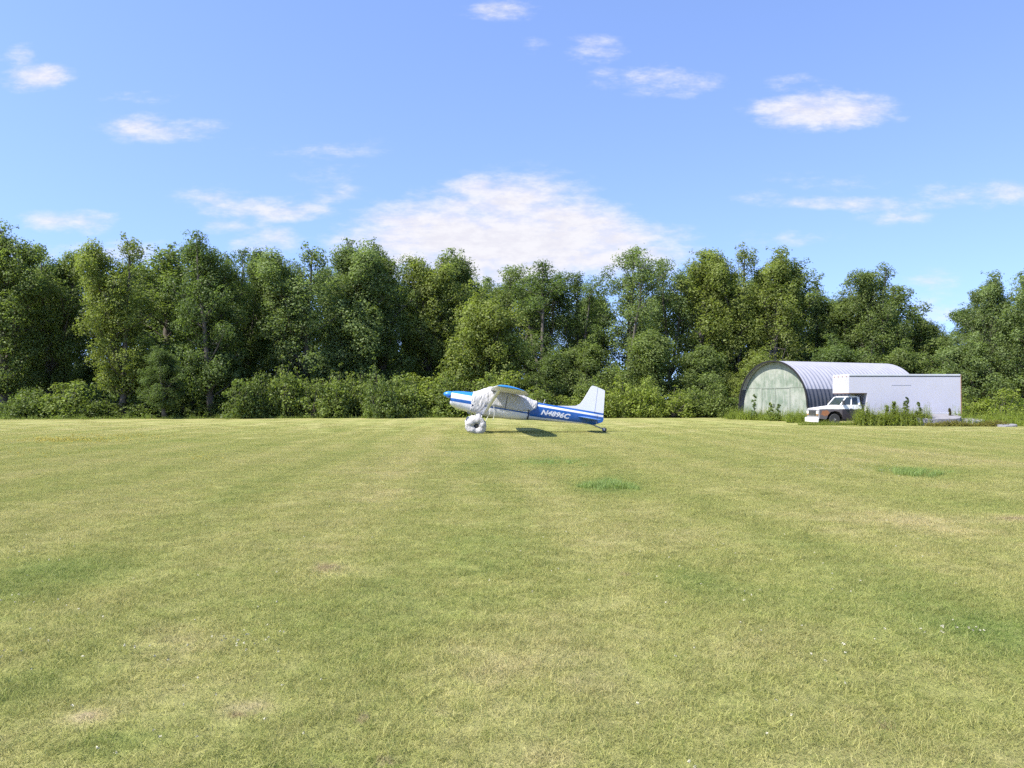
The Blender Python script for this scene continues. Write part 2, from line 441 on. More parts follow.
M_LEAF = leaf_mat('leaf')
M_BARK = simple('bark', (.115, .10, .085), .9, 0, .4, 2.5, .2, .03)
M_STEM = simple('green_stem', (.09, .10, .035), .8, 0, .3, 3, .2)

def leaves(rng, cen, rad, num, size, flat=1.05, shell=.55):
    """leaf quads filling clumps: centres, radii, counts"""
    idx = np.repeat(np.arange(len(cen)), num); n = len(idx)
    dr = rng.normal(0, 1, (n, 3)); dr /= np.linalg.norm(dr, axis=1)[:, None]
    rr = rng.uniform(shell, 1.0, n)**.7 * rad[idx] * rng.uniform(.8, 1.2, n)
    p = cen[idx] + dr*rr[:, None]*np.array([1, 1, flat])
    nm = dr*1.0 + rng.normal(0, .55, (n, 3)) + np.array([0, 0, .35]); nm /= np.linalg.norm(nm, axis=1)[:, None]
    t = np.cross(nm, rng.normal(0, 1, (n, 3))); t /= np.linalg.norm(t, axis=1)[:, None]
    b = np.cross(nm, t)
    s = size*rng.uniform(.6, 1.45, n)
    dn = nm*(s*.12)[:, None]
    v = np.stack([p-t*(s*.55)[:, None]-dn, p+b*(s*.36)[:, None]+dn, p+t*(s*.55)[:, None]-dn, p-b*(s*.36)[:, None]+dn], 1).reshape(-1, 3)
    ct = rng.uniform(.15, .7, len(cen))
    tone = np.clip(ct[idx]+rng.uniform(-.18, .26, n), 0, 1)
    return v, np.repeat(tone, 4)

def tree_meshes(seed, H, Rr, base, prof, nlimb, crad, leaf, dens, lead=1, sub=3, skip=0.0, r0=.24):
    """trunk mesh and crown mesh of one tree"""
    rng = np.random.default_rng(seed); T = MB(); cen = []; rad = []
    leaders = []
    for L in range(lead):
        n = 9; top = H*(.93 if L == 0 else rng.uniform(.78, .9)); zf = rng.uniform(.14, .3)*H if L else 0
        az = rng.uniform(0, 2*PI); sp = Rr*(.18 if lead == 1 else .60)*(1 if L else .45)
        pts = []; off = np.zeros(2)
        for i in range(n):
            f = i/(n-1); z = top*f
            off = off+rng.normal(0, .10, 2)
            q = max(0, (z-zf)/max(top-zf, .1)) if L else f
            pts.append((math.cos(az)*sp*q**.8+off[0]*f, math.sin(az)*sp*q**.8+off[1]*f, z))
        if L: pts = [leaders[0][2]] + [p for p in pts if p[2] > leaders[0][2][2]+.4]
        leaders.append(pts)
        k = len(pts); rads = [r0*(1 if L == 0 else .6)*(1-.93*(i/(k-1)))+.02 for i in range(k)]
        if L == 0: rads[0] *= 1.5
        T.tube(pts, rads, 7)
    def lp(pts, z):
        for i in range(len(pts)-1):
            if pts[i+1][2] >= z:
                f = (z-pts[i][2])/max(pts[i+1][2]-pts[i][2], 1e-3)
                return np.array(pts[i])*(1-f)+np.array(pts[i+1])*f
        return np.array(pts[-1])
    az = rng.uniform(0, 6)
    for i in range(nlimb):
        x = (i+rng.uniform(0, .8))/nlimb
        t = base+(1-base)*x*.93
        ld = leaders[rng.integers(0, lead)]
        if ld[0][2] > t*H*.8: ld = leaders[0]
        az += 2.4+rng.uniform(-.5, .5)
        r = Rr*prof(x)*rng.uniform(.72, 1.12)*(1 if lead == 1 else .74)
        p0 = lp(ld, max(t*H*.93-r*.55, .1*H)); rise = r*rng.uniform(.45, 1.25)
        dr = np.array([math.cos(az), math.sin(az), 0])
        end = p0+dr*r; end[2] = min(p0[2]+rise+.2, H*.97)
        mid = p0*.45+end*.55; mid[2] -= r*.04; mid[:2] += rng.normal(0, .12, 2)
        rb = max(.018, .05*r/2.5+.015)*(r0/.24)
        T.tube([p0, p0*.75+mid*.25+np.array([0, 0, .03*r]), mid, end], [rb*1.3, rb, rb*.7, .012], 5, 0, False)
        if rng.random() < skip: continue
        cen.append(end); rad.append(crad*rng.uniform(.65, 1.1))
        for s in range(sub):
            f = rng.uniform(.35, 1.0); b0 = p0*(1-f)+end*f
            e2 = b0+np.clip(rng.normal(0, 1, 3), -1.6, 1.6)*np.array([.42, .42, .34])*max(r, .8)*.6
            e2[2] += .15*r
            T.tube([b0, (b0+e2)/2+rng.normal(0, .06, 3), e2], [rb*.45, rb*.3, .01], 4, 0, False)
            cen.append(e2); rad.append(crad*rng.uniform(.45, .95))
    for ld in leaders:
        top = np.array(ld[-1])
        for s in range(5):
            c = top+rng.normal(0, 1, 3)*np.array([.35, .35, .5])*crad; c[2] -= .15*crad
            cen.append(c); rad.append(crad*rng.uniform(.4, .75))
        zl = min(.42, 1-base)*H*(.6 if skip else 1)
        for s in range(18):
            f = rng.random(); c = lp(ld, top[2]-f*zl)+rng.normal(0, 1, 3)*np.array([.5, .5, .3])*(.35+f*1.3)*min(1, Rr/3)
            e0 = lp(ld, max(top[2]-f*zl-.8, .3)); T.tube([e0, c], [.03, .01], 4, 0, False)
            cen.append(c); rad.append(crad*rng.uniform(.4, .8))
        for s in range(4):     # thin leading shoots that break the outline
            e2 = top+np.array([rng.normal(0, .35), rng.normal(0, .35), rng.uniform(.1, .6)])
            T.tube([top, e2], [.02, .008], 4, 0, False); cen.append(e2); rad.append(crad*rng.uniform(.18, .34))
    cen = np.array(cen); rad = np.array(rad)
    num = np.maximum(10, (dens*rad**2).astype(int))
    v_, t_ = leaves(rng, cen, rad, num, leaf)
    # stray leaves round the clumps, so that edges feather out
    k2 = np.maximum(3, num//10)
    v2, t2 = leaves(rng, cen, rad*1.45, k2, leaf*.9, .9, .6)
    crown = np_mesh('crown', np.concatenate([v_, v2]), 4, np.concatenate([t_, t2]), M_LEAF)
    tr = T.build('trunk', M_BARK, None, True)
    tm = tr.data; bpy.data.objects.remove(tr)
    return tm, crown

ovo = lambda x: max(.12, math.sin(PI*min(1, (x*.88+.12)))**.7)
full = lambda x: max(.2, max(0, 1-x**3.6)**.5*(.72+.28*min(1, x*3)))
dome = lambda x: max(.2, math.sqrt(max(0, 1-x*x)))
spire = lambda x: max(.08, (1-x)**.75)
vase = lambda x: .45+.6*x-.55*max(0, x-.75)*3

VAR = {}
def variant(nm, *a, **k): VAR.setdefault(nm, []).append(tree_meshes(*a, **k)+(a[1], a[2]))
for s in (1, 2, 3): variant('tall', s*11, 15, 3.1, .10, full, 46, .80, .135, 330, lead=3, sub=4)
for s in (4, 5): variant('ovoid', s*11, 14, 3.3, .16, ovo, 44, .85, .135, 330, lead=4, sub=4)
for s in (6, 7, 8): variant('open', s*11, 16, 3.3, .36, vase, 24, .85, .14, 230, lead=3, sub=3, skip=.12, r0=.22)
for s in (9, 10): variant('round', s*11, 9, 3.0, .10, dome, 32, .85, .14, 330, lead=2, sub=4, r0=.17)
for s in (12, 13): variant('narrow', s*11, 15, 1.9, .12, full, 30, .75, .14, 280, lead=1, sub=3)
variant('spire', 155, 14, 1.9, .15, spire, 30, .55, .13, 230, lead=1, sub=3, skip=.15)

def set_tree(nm, var, px, top, dist, width, col, label, cat='tree', group=None, k=None, rng=random.Random(3)):
    vs = VAR[var]; tm, cm, H, Rr = vs[k % len(vs) if k is not None else rng.randrange(len(vs))]
    h = hz(top, dist)
    e = empty(nm, (at(px, dist), dist, 0), label, cat, rng.uniform(0, 6.28), group)
    sz_ = h/(H*1.0); sx = (width*dist/F)/Rr
    e.scale = (sx, sx, sz_)
    for n2, me in (('trunk', tm), ('crown', cm)):
        c = bpy.data.objects.new(n2, me); COL.objects.link(c); c.parent = e
        c.color = C4(col)
    return e

OL = (.205, .245, .068); MG = (.168, .216, .072); DG = (.128, .178, .062); YG = (.240, .290, .060); GG = (.180, .234, .092)
TREES = [
 # px, top row, distance, half width px, variant, colour, label
 ('broadleaf_tree','tall',6,221,66,44,MG,'tall leafy tree at the far left edge of the wood'),
 ('broadleaf_tree','ovoid',52,238,69,42,MG,'leafy tree just right of the far left edge tree, with thin tops'),
 ('broadleaf_tree','tall',122,231,65,40,OL,'tall olive green tree standing forward in the left part of the wood'),
 ('broadleaf_tree','narrow',166,237,70,40,MG,'slim tree between the forward olive tree and the broad dark tree at left'),
 ('broadleaf_tree','tall',212,228,66,42,DG,'broad dark tree whose tall crown ends the left block of the wood'),
 ('broadleaf_tree','ovoid',243,240,72,32,DG,'dark tree at the notch in the skyline left of centre'),
 ('broadleaf_tree','tall',302,241,74,46,GG,'bright leafy tree just right of the skyline notch'),
 ('broadleaf_tree','ovoid',345,233,78,48,GG,'highest tree left of the big white cloud'),
 ('broadleaf_tree','tall',386,234,80,44,MG,'tall tree under the left end of the big white cloud'),
 ('broadleaf_tree','ovoid',428,250,84,40,OL,'lower yellowish tree above the empty grass left of the plane'),
 ('broadleaf_tree','ovoid',464,246,86,42,MG,'tree rising behind the round pale tree in the middle'),
 ('round_tree','round',480,291,74,46,OL,'rounded pale green tree standing forward above the plane nose'),
 ('broadleaf_tree','open',512,260,88,40,MG,'thin crowned tree right above the covered cabin of the plane'),
 ('open_tree','open',543,257,84,44,DG,'open dark tree with bare forked stem and sky gaps behind'),
 ('broadleaf_tree','open',578,266,86,36,DG,'dark tree between the forked open tree and the tall light tree'),
 ('open_tree','open',628,242,82,42,GG,'tall light tree with an airy crown right above the tail fin'),
 ('open_tree','open',672,254,86,36,GG,'airy tree with many sky gaps right of the tail fin'),
 ('narrow_tree','narrow',702,239,84,30,OL,'narrow olive tree with a pointed top in the right centre'),
 ('broadleaf_tree','tall',736,241,84,36,OL,'olive leafy tree behind the left side of the hangar'),
 ('broadleaf_tree','tall',770,240,82,40,OL,'broad olive tree directly above the hangar arch'),
 ('narrow_tree','narrow',796,254,84,26,MG,'slim tree above the right shoulder of the hangar arch'),
 ('thin_tree','spire',819,271,86,22,GG,'thin pale tree with a sparse bare pointed top'),
 ('broadleaf_tree','ovoid',848,290,84,36,MG,'lower tree in the dip above the white truck cab'),
 ('broadleaf_tree','tall',878,262,82,34,MG,'tall tree standing above the middle of the truck box'),
 ('broadleaf_tree','narrow',904,277,84,28,MG,'tree with a rounded top leaning right above the truck box'),
 ('broadleaf_tree','ovoid',928,312,84,26,MG,'low tree above the rear end of the truck box'),
 ('broadleaf_tree','ovoid',950,330,86,24,MG,'lowest tree at the dip in the skyline right of the truck'),
 ('broadleaf_tree','tall',986,266,72,32,GG,'tall tree at the right with an open leaning top'),
 ('broadleaf_tree','tall',1026,262,70,40,GG,'tall tree cut by the right edge of the photo'),
 ('round_tree','round',975,338,70,36,GG,'rounded tree at the foot of the tall right hand trees'),
 ('round_tree','round',640,332,78,40,MG,'bushy low tree right of the tail fin below the airy trees'),
 ('round_tree','round',590,340,80,36,MG,'bushy low tree behind the tail fin'),
  ('round_tree','round',554,350,79,28,DG,'dark low tree filling the gap under the open forked tree'),
 ('round_tree','round',700,345,76,34,MG,'bushy low tree left of the hangar and above the hedge'),
 ('round_tree','round',760,352,74,34,OL,'bright bushy tree against the left side of the hangar'),
 ('round_tree','round',338,312,76,44,GG,'bushy tree in front of the highest trees at left centre'),
 ('round_tree','round',900,345,76,36,MG,'bushy tree seen over the hangar roof and truck box'),
 ('round_tree','round',838,340,78,40,DG,'dark bushy tree seen over the hangar roof'),
 ('round_tree','ovoid',165,345,65,26,DG,'dark low bush tree at the foot of the left wood'),
]
random.seed(7)
for (nm, var, px, top, dist, wd_, col, lab) in TREES:
    if px < 250 and top < 300: dist += 3.5
    set_tree(nm, var, px, top, dist, wd_, col, lab, 'tree')
# deeper trees, told apart by nothing: they fill the wood
rb = random.Random(21)
DEEP = 'tree deep in the wood, mostly hidden behind the front row of trees'
GAPS = [(532, 560), (608, 622), (652, 690)]
for i, px in enumerate(list(range(-40, 262, 27)) + list(range(275, 530, 25)) + [572, 590, 640, 700, 722, 745, 770, 795, 822, 850, 872, 905, 930, 955, 985, 1010, 1040, 1070]):
    dist = rb.uniform(82, 96) if px < 260 or px > 960 else rb.uniform(92, 106)
    prof = np.interp(px, [0, 60, 120, 215, 265, 300, 350, 400, 430, 520, 600, 640, 700, 770, 800, 850, 885, 930, 955, 985, 1024],
                     [235, 252, 246, 244, 272, 256, 246, 252, 262, 270, 285, 280, 254, 255, 270, 300, 278, 325, 342, 285, 275])
    set_tree('deep_tree', rb.choice(['tall', 'ovoid', 'tall']), px, prof+rb.uniform(2, 16), dist, rb.uniform(28, 38), rb.choice([DG, MG, DG]), DEEP, 'tree', 'trees deep in the wood', rng=rb)

# shrubs of the hedge
def shrub_meshes(seed, Rr, Hh, leaf, dens):
    rng = np.random.default_rng(seed); T = MB(); cen = []; rad = []
    lobes = []
    for i in range(rng.integers(4, 7)):
        a = rng.uniform(0, 2*PI); q = rng.uniform(.15, .8)*Rr; hh = Hh*(1.02-.45*q/Rr)*rng.uniform(.62, 1.05)
        lobes.append((q*math.cos(a), q*math.sin(a), hh, rng.uniform(.55, 1.0)*Rr*.62))
    lobes[0] = (rng.normal(0, .2), rng.normal(0, .2), Hh, Rr*.55)
    for (lx, ly, lh, lr) in lobes:
        for i in range(11):
            az = i*2.4+rng.uniform(-.4, .4); x = math.sqrt((i+.5)/11)
            zz = lh*(.30+.66*math.sqrt(max(0, 1-x*x*.95)))*rng.uniform(.74, 1.14)
            e_ = np.array([lx+math.cos(az)*lr*x, ly+math.sin(az)*lr*x, zz])
            T.tube([(lx*.3, ly*.3, 0), e_*np.array([.6, .6, .55]), e_], [.03, .02, .007], 4, 0, False)
            cen.append(e_); rad.append(rng.uniform(.26, .52))
            if x > .5: cen.append(e_*np.array([1.06, 1.06, .48])+rng.normal(0, .12, 3)); rad.append(rng.uniform(.3, .55))
            if x > .6 and rng.random() < .7: cen.append(e_*np.array([1.08, 1.08, .16])+rng.normal(0, .1, 3)); rad.append(rng.uniform(.25, .42))
            if rng.random() < .4:
                t = e_+np.array([rng.normal(0, .2), rng.normal(0, .2), rng.uniform(.25, .8)]); T.tube([e_, t], [.012, .005], 3, 0, False); cen.append(t); rad.append(.16)
    cen = np.array(cen); cen[:, 2] = np.maximum(cen[:, 2], .18); rad = np.array(rad)
    v_, t_ = leaves(rng, cen, rad, np.maximum(8, (dens*rad**2).astype(int)), leaf, .85, .4)
    s_ = T.build('stems', M_BARK, None, True); tm = s_.data; bpy.data.objects.remove(s_)
    return tm, np_mesh('foliage', v_, 4, t_, M_LEAF)
SHR = [shrub_meshes(200+i, 1.7, 2.6, .125, 330) for i in range(7)]
def set_shrub(px, top, dist, wd_, col, label, k, rz, nm='shrub'):
    tm, cm = SHR[k % 7]
    e = empty(nm, (at(px, dist), dist, 0), label, 'shrub', rz)
    s = wd_*dist/F/1.9
    e.scale = (s, s, hz(top, dist)/2.85)
    for n2, me in (('stems', tm), ('foliage', cm)):
        c = bpy.data.objects.new(n2, me); COL.objects.link(c); c.parent = e; c.color = C4(col)
    return e
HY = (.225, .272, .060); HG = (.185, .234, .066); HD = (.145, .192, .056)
SHRUBS = [
 (66,378,63.5,26,HG,'low spreading pale shrub at the foot of the left wood'),
 (243,388,68,17,HD,'small dark shrub at the left end of the hedge'),
 (262,382,69,20,HD,'dark rounded shrub next to the left end shrub of the hedge'),
 (287,379,70,22,HG,'full green shrub under the bright tree right of the skyline notch'),
 (312,376,71,22,HG,'green shrub to the left of the greyish one in the hedge'),
 (336,378,70,20,HG,'bushy shrub in the hedge midway between its left end and the plane'),
 (358,374,72,22,HG,'greyish green shrub bulging above its neighbours left of the plane'),
 (380,380,70,20,HD,'shrub two bushes left of the propeller'),
 (402,372,73,22,HG,'tall shrub with loose top left of the propeller'),
 (424,370,73,22,HY,'yellow green shrub nearest the propeller on the left'),
 (446,376,72,20,HG,'shrub directly behind the propeller spinner'),
 (468,374,73,22,HG,'reddish green shrub behind the engine cowling'),
 (492,378,72,20,HG,'shrub behind the covered cabin of the plane'),
 (514,376,73,22,HY,'shrub showing above the near wing tip'),
 (540,382,72,20,HG,'shrub above the blue rear fuselage'),
 (562,388,71,18,HY,'low shrub between the wing and the tail fin'),
 (584,378,73,20,HG,'shrub just in front of the tail fin'),
 (606,384,71,18,HY,'shrub directly behind the tail fin'),
 (626,378,72,20,YG,'bright yellow green shrub right of the tail fin'),
 (648,383,71,20,YG,'second bright shrub right of the tail fin'),
 (670,381,72,20,HY,'wide shrub midway between tail fin and hangar'),
 (692,377,73,20,HG,'darker shrub in the hedge nearer the hangar than the plane'),
 (714,384,71,18,HG,'low round shrub left of the hangar'),
 (734,392,70,12,HD,'small shrub touching the left foot of the hangar'),
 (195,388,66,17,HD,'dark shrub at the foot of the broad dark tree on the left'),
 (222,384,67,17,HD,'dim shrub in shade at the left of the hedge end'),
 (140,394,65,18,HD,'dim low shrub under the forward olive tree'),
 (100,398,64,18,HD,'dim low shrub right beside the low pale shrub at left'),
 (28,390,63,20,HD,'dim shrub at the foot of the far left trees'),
 (972,398,53,20,HY,'bright shrub behind the rear end of the truck box'),
 (1000,390,50.5,24,YG,'tall bright shrub at the right edge behind the pale slabs'),
 (1026,396,52,24,HY,'shrub cut by the right edge of the photo'),
]
rs_ = random.Random(5)
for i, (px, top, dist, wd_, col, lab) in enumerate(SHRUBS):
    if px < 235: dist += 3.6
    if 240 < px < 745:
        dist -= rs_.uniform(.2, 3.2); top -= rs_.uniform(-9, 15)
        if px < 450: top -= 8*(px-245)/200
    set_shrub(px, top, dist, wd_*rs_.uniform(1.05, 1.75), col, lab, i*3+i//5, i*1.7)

# the undergrowth deep in the wood, one mass
rng = np.random.default_rng(77)
n = 1500
yy_ = rng.uniform(72, 118, n); xx_ = rng.uniform(-.72, .78, n)*yy_
keep = yy_ > np.minimum((xx_+39)*.2+68, 78); hang = (xx_ > 16) & (xx_ < 38) & (yy_ < 76); keep &= ~hang
xx_, yy_ = xx_[keep], yy_[keep]; n = len(xx_)
cen = np.stack([xx_, yy_, rng.uniform(.3, 1, n)**1.5*np.interp(yy_, [70, 95, 118], [2.2, 4.5, 8.0])], -1)
v_, t_ = leaves(rng, cen, rng.uniform(.8, 1.6, n), np.full(n, 85), .32, .8, .3)
o = bpy.data.objects.new('undergrowth', np_mesh('undergrowth', v_, 4, t_, M_LEAF)); COL.objects.link(o); o.color = C4(DG); tag(o, kind='stuff')

# ------------------------------------------------------------------ weeds
def weeds(rng, pos, hgt, leaf, k=16, spread=.16):
    """stalks with leaves along them; returns quads"""
    n = len(pos); az = rng.uniform(0, 2*PI, n)
    lean = np.stack([np.cos(az), np.sin(az), np.zeros(n)], -1)*(hgt*rng.uniform(0, .22, n))[:, None]
    tip = pos+lean; tip[:, 2] += hgt
    V = []; T = []
    for q in range(2):
        t = np.stack([np.cos(az+q*1.57), np.sin(az+q*1.57), np.zeros(n)], -1)*.007
        V.append(np.stack([pos-t, pos+t, tip+t*.4, tip-t*.4], 1).reshape(-1, 3)); T.append(np.repeat(rng.uniform(.2, .7, n), 4))
    for q in range(k):
        f = (q+rng.random(n))/k; f = .06+.94*f
        p = pos+(tip-pos)*f[:, None]
        a = rng.uniform(0, 2*PI, n); L = leaf*rng.uniform(.6, 1.4, n)*(1.25-.8*f)
        dr = np.stack([np.cos(a), np.sin(a), rng.uniform(-.2, .9, n)], -1); dr /= np.linalg.norm(dr, axis=1)[:, None]
        sd_ = np.stack([-np.sin(a), np.cos(a), rng.normal(0, .3, n)], -1)
        e1 = p+dr*L[:, None]; md_ = p+dr*(L*.5)[:, None]
        V.append(np.stack([p, md_+sd_*(L*.16)[:, None], e1, md_-sd_*(L*.16)[:, None]], 1).reshape(-1, 3)); T.append(np.repeat(rng.uniform(0, 1, n), 4))
    return np.concatenate(V), np.concatenate(T)

def weed_patch(nm, seed, n, area, hfun, col, leaf=.15, k=16):
    rng = np.random.default_rng(seed)
    pos = np.zeros((n, 3)); pos[:, :2] = area(rng, n)
    h = hfun(rng, pos)
    v_, t_ = weeds(rng, pos, h, leaf, k)
    # rank grass between the stalks
    m = n*5; gp = np.zeros((m, 3)); gp[:, :2] = area(rng, m); gh = hfun(rng, gp)*rng.uniform(.35, .9, m)
    b_, bt = blades(rng, gp, gh, rng.uniform(.012, .026, m), rng.uniform(.1, .6, m), rng.uniform(.3, 1.0, m))
    o = bpy.data.objects.new(nm, np_mesh(nm, np.concatenate([v_, b_]), 4, np.concatenate([t_, bt]), M_LEAF)); COL.objects.link(o)
    o.color = C4(col); tag(o, kind='stuff'); return o

def strip(p0, p1, wid):
    def f(rng, n):
        t = rng.random(n); q = rng.normal(0, .4, n)
        d = np.array([p1[0]-p0[0], p1[1]-p0[1]]); L = np.hypot(*d); nrm = np.array([-d[1], d[0]])/L
        return np.array(p0)+t[:, None]*d+(q*wid)[:, None]*nrm
    return f
def ctone(rng, pos, lo, hi, sc=.9):
    f = .5+.5*np.sin(pos[:, 0]*sc*2.1+1)*np.sin(pos[:, 1]*sc*1.7+2)
    f = .35*f+.65*(.5+.5*np.sin(pos[:, 0]*3.3+pos[:, 1]*2.1))
    return (lo+(hi-lo)*f)*rng.uniform(.55, 1.15, len(pos))

HC = (19.75, 60.2)                      # middle of the hangar's front
AXD = Vector((.916, .40)).normalized()  # hangar axis, going back to the right
PER = Vector((AXD.y, -AXD.x))           # along the front, towards the near corner
hw_ = 3.8
fl = (HC[0]-PER.x*4.3-AXD.x*.9, HC[1]-PER.y*4.3-AXD.y*.9); fr = (HC[0]+PER.x*4.2-AXD.x*.9, HC[1]+PER.y*4.2-AXD.y*.9)
WY = (.235, .275, .068)
weed_patch('tall_weeds', 1, 420, strip(fl, fr, .8), lambda r, p: ctone(r, p, .45, 1.2), HY)
weed_patch('tall_weeds', 2, 260, strip((18.6, 54.4), (21.6, 53.2), .9), lambda r, p: ctone(r, p, .35, 1.0), HY)
weed_patch('tall_weeds', 3, 620, strip((20.7, 48.3), (25.0, 48.3), .75), lambda r, p: ctone(r, p, .6, 1.45), WY, .17, 20)
weed_patch('tall_weeds', 4, 320, strip((24.4, 47.2), (28.6, 46.6), .5), lambda r, p: ctone(r, p, .12, .42), (.22, .20, .065))
weed_patch('tall_weeds', 5, 800, strip((27.0, 49.5), (34.5, 47.0), 1.7), lambda r, p: ctone(r, p, .4, 1.25), YG)
weed_patch('tall_weeds', 6, 200, strip((17.4, 48.8), (20.6, 48.7), .35), lambda r, p: ctone(r, p, .14, .46), WY, .09, 8)
weed_patch('tall_weeds', 7, 260, strip((28.0, 55.5), (36.0, 55.5), 1.6), lambda r, p: ctone(r, p, .6, 1.5), HG)
# rank fringe along the foot of the hedge and wood
fr_ = lambda rng, n: (lambda x: np.stack([x, np.minimum((x+39)*.2+62.3, 70.6)+rng.normal(0, .35, n)], -1))(rng.uniform(-43, 19, n))
weed_patch('tall_weeds', 8, 900, fr_, lambda r, p: ctone(r, p, .15, .6), HG, .12, 8)

def stalk(px, py_top, dist, label, col, wid=.2, nm='weed_plant', fork=0):
    rng = np.random.default_rng(int(px)); h = hz(py_top, dist)
    T = MB(); T.tube([(0, 0, 0), (.02, 0, h*.5), (.05, 0, h)], [.018, .014, .006], 5)
    e = empty(nm, (at(px, dist), dist, 0), label, 'weed')
    T.build('stem', M_STEM, e, True)
    cen = []; rad = []
    for q in range(26):
        f = rng.uniform(.08, 1.0); a = rng.uniform(0, 6.28); r = wid*(1.1-.8*f)*rng.uniform(.4, 1.2)
        cen.append((.05*f+math.cos(a)*r*.8, math.sin(a)*r*.8, f*h)); rad.append(.03+r*.4)
    v_, t_ = leaves(rng, np.array(cen), np.array(rad), np.full(26, 12), .11, 1.0, .2)
    c = bpy.data.objects.new('leaves', np_mesh('leaves', v_, 4, t_, M_LEAF)); COL.objects.link(c); c.parent = e; c.color = C4(col)
    return e
stalk(754, 393, 60.5, 'tall dark leafy weed stalk against the left part of the hangar front', (.12, .175, .06), .3)
stalk(770, 403, 58.5, 'branched weed in front of the middle of the hangar front', HG, .4)
stalk(778, 404, 58.0, 'upright weed just right of the middle of the hangar front', (.13, .18, .06), .26)
stalk(906, 397, 48.4, 'tallest dark weed stalk against the white truck box', (.11, .15, .07), .26)
stalk(893, 401, 48.2, 'thin weed stalk left of the tallest one by the truck box', HG, .16)
stalk(886, 403, 48.4, 'leftmost thin weed stalk against the truck box', HG, .15)
stalk(918, 402, 48.3, 'leafy weed stalk right of the tallest one by the truck box', (.14, .18, .07), .3)
stalk(949, 408, 48.6, 'thin dry weed stalk near the rear of the truck box', (.12, .11, .05), .1)

# taller tufts of grass in the mown field
def tuft(px, py, hw_px, n, hgt, label):
    dd = gd(py); rng = np.random.default_rng(int(px)); w = hw_px/F*dd
    pos = np.zeros((n, 3)); cc = rng.normal(0, .42, (34, 2))*w; q = rng.integers(0, 34, n); pos[:, :2] = cc[q]+rng.normal(0, .045, (n, 2))
    h = hgt*rng.uniform(.4, 1.15, n)*np.exp(-((pos[:, 0]/w)**2))
    v_, t_ = blades(rng, pos, h+.03, rng.uniform(.005, .010, n), rng.uniform(.1, .8, n), rng.uniform(.2, .9, n))
    o = bpy.data.objects.new('grass_tuft', np_mesh('grass_tuft', v_, 4, t_, M_LEAF)); COL.objects.link(o)
    o.location = (at(px, dd), dd, 0); o.color = (.26, .33, .12, 1); tag(o, label, 'grass tuft')
tuft(609, 488, 34, 1500, .13, 'bright green tuft of uncut grass below the tail of the plane')
tuft(915, 474, 40, 1300, .11, 'green patch of uncut grass in front of the truck box')
tuft(553, 463, 44, 900, .06, 'faint low green patch of grass nearest the plane')

# clover heads and small yellow flowers in the grass
def flowers(nm, mat, pts_, size, seed):
    rng = np.random.default_rng(seed); n = len(pts_); cen = np.zeros((n, 3)); cen[:, :2] = pts_; cen[:, 2] = .045+rng.uniform(0, .03, n)
    v_, t_ = leaves(rng, cen, np.full(n, size), np.full(n, 9), size*1.1, .8, .3)
    o = bpy.data.objects.new(nm, np_mesh(nm, v_, 4, t_, mat)); COL.objects.link(o); tag(o, kind='stuff')
m_clover = simple('clover_head', (.48, .45, .32), .8); m_yel = simple('yellow_petal', (.46, .38, .05), .7)
rng = np.random.default_rng(9)
def cloud_pts(px, py, hw, hh, n):
    q = rng.normal(0, .5, (n, 2)); y = np.clip(py+q[:, 1]*hh, 404, 790); dd = gd(y); return np.stack([(px+q[:, 0]*hw-512)/F*dd, dd], -1)
cp = [cloud_pts(840, 620, 200, 130, 40), cloud_pts(200, 640, 170, 110, 40), cloud_pts(245, 645, 36, 12, 14), cloud_pts(960, 632, 40, 12, 14), cloud_pts(840, 470, 70, 6, 140), cloud_pts(30, 600, 50, 60, 26), cloud_pts(600, 560, 250, 60, 30)]
flowers('clover_flowers', m_clover, np.concatenate(cp), .0075, 3)
yp = [cloud_pts(65, 441, 60, 3.0, 420), cloud_pts(120, 437, 70, 2.5, 160), cloud_pts(205, 459, 22, 3, 18), cloud_pts(40, 452, 60, 8, 50)]
flowers('yellow_flowers', m_yel, np.concatenate(yp), .02, 4)

# ------------------------------------------------------------------ hangar
m_shell, nt, p, out = node_mat('galvanised_shell'); g = G(nt)
co_ = g.new('ShaderNodeTexCoord').outputs['Object']
n1 = g.noise(co_, 1.2, 5, .65); n2 = g.noise(g.v('MULTIPLY', co_, (6, 1, .6)), 1.5, 5, .6)
k = g.m('ADD', g.m('MULTIPLY', n1, .35), g.m('MULTIPLY_ADD', n2, .35, .62))
c = g.mix(1.0, (.37, .365, .395, 1), g.comb(k, k, k), 'MULTIPLY')
c = g.mix(g.m('MULTIPLY', g.ramp(n2, .58, .75), .25), c, (.26, .2, .16, 1))
g.put(p.inputs['Base Color'], c); p.inputs['Metallic'].default_value = .3; p.inputs['Roughness'].default_value = .5
m_end, nt, p, out = node_mat('weathered_green_board'); g = G(nt)
co_ = g.new('ShaderNodeTexCoord').outputs['Object']
x, y, z = g.xyz(co_)
str_ = g.noise(g.v('MULTIPLY', co_, (1, 7, .9)), 1.1, 6, .66); blot = g.noise(co_, .9, 6, .68)
c = g.mix(g.ramp(blot, .36, .64), (.165, .205, .155, 1), (.31, .325, .275, 1))
c = g.mix(g.m('MULTIPLY', g.ramp(str_, .5, .68), .75), c, (.36, .35, .325, 1))
c = g.mix(g.m('MULTIPLY', g.ramp(g.noise(co_, 3.1, 5, .7), .56, .72), .55), c, (.12, .135, .09, 1))
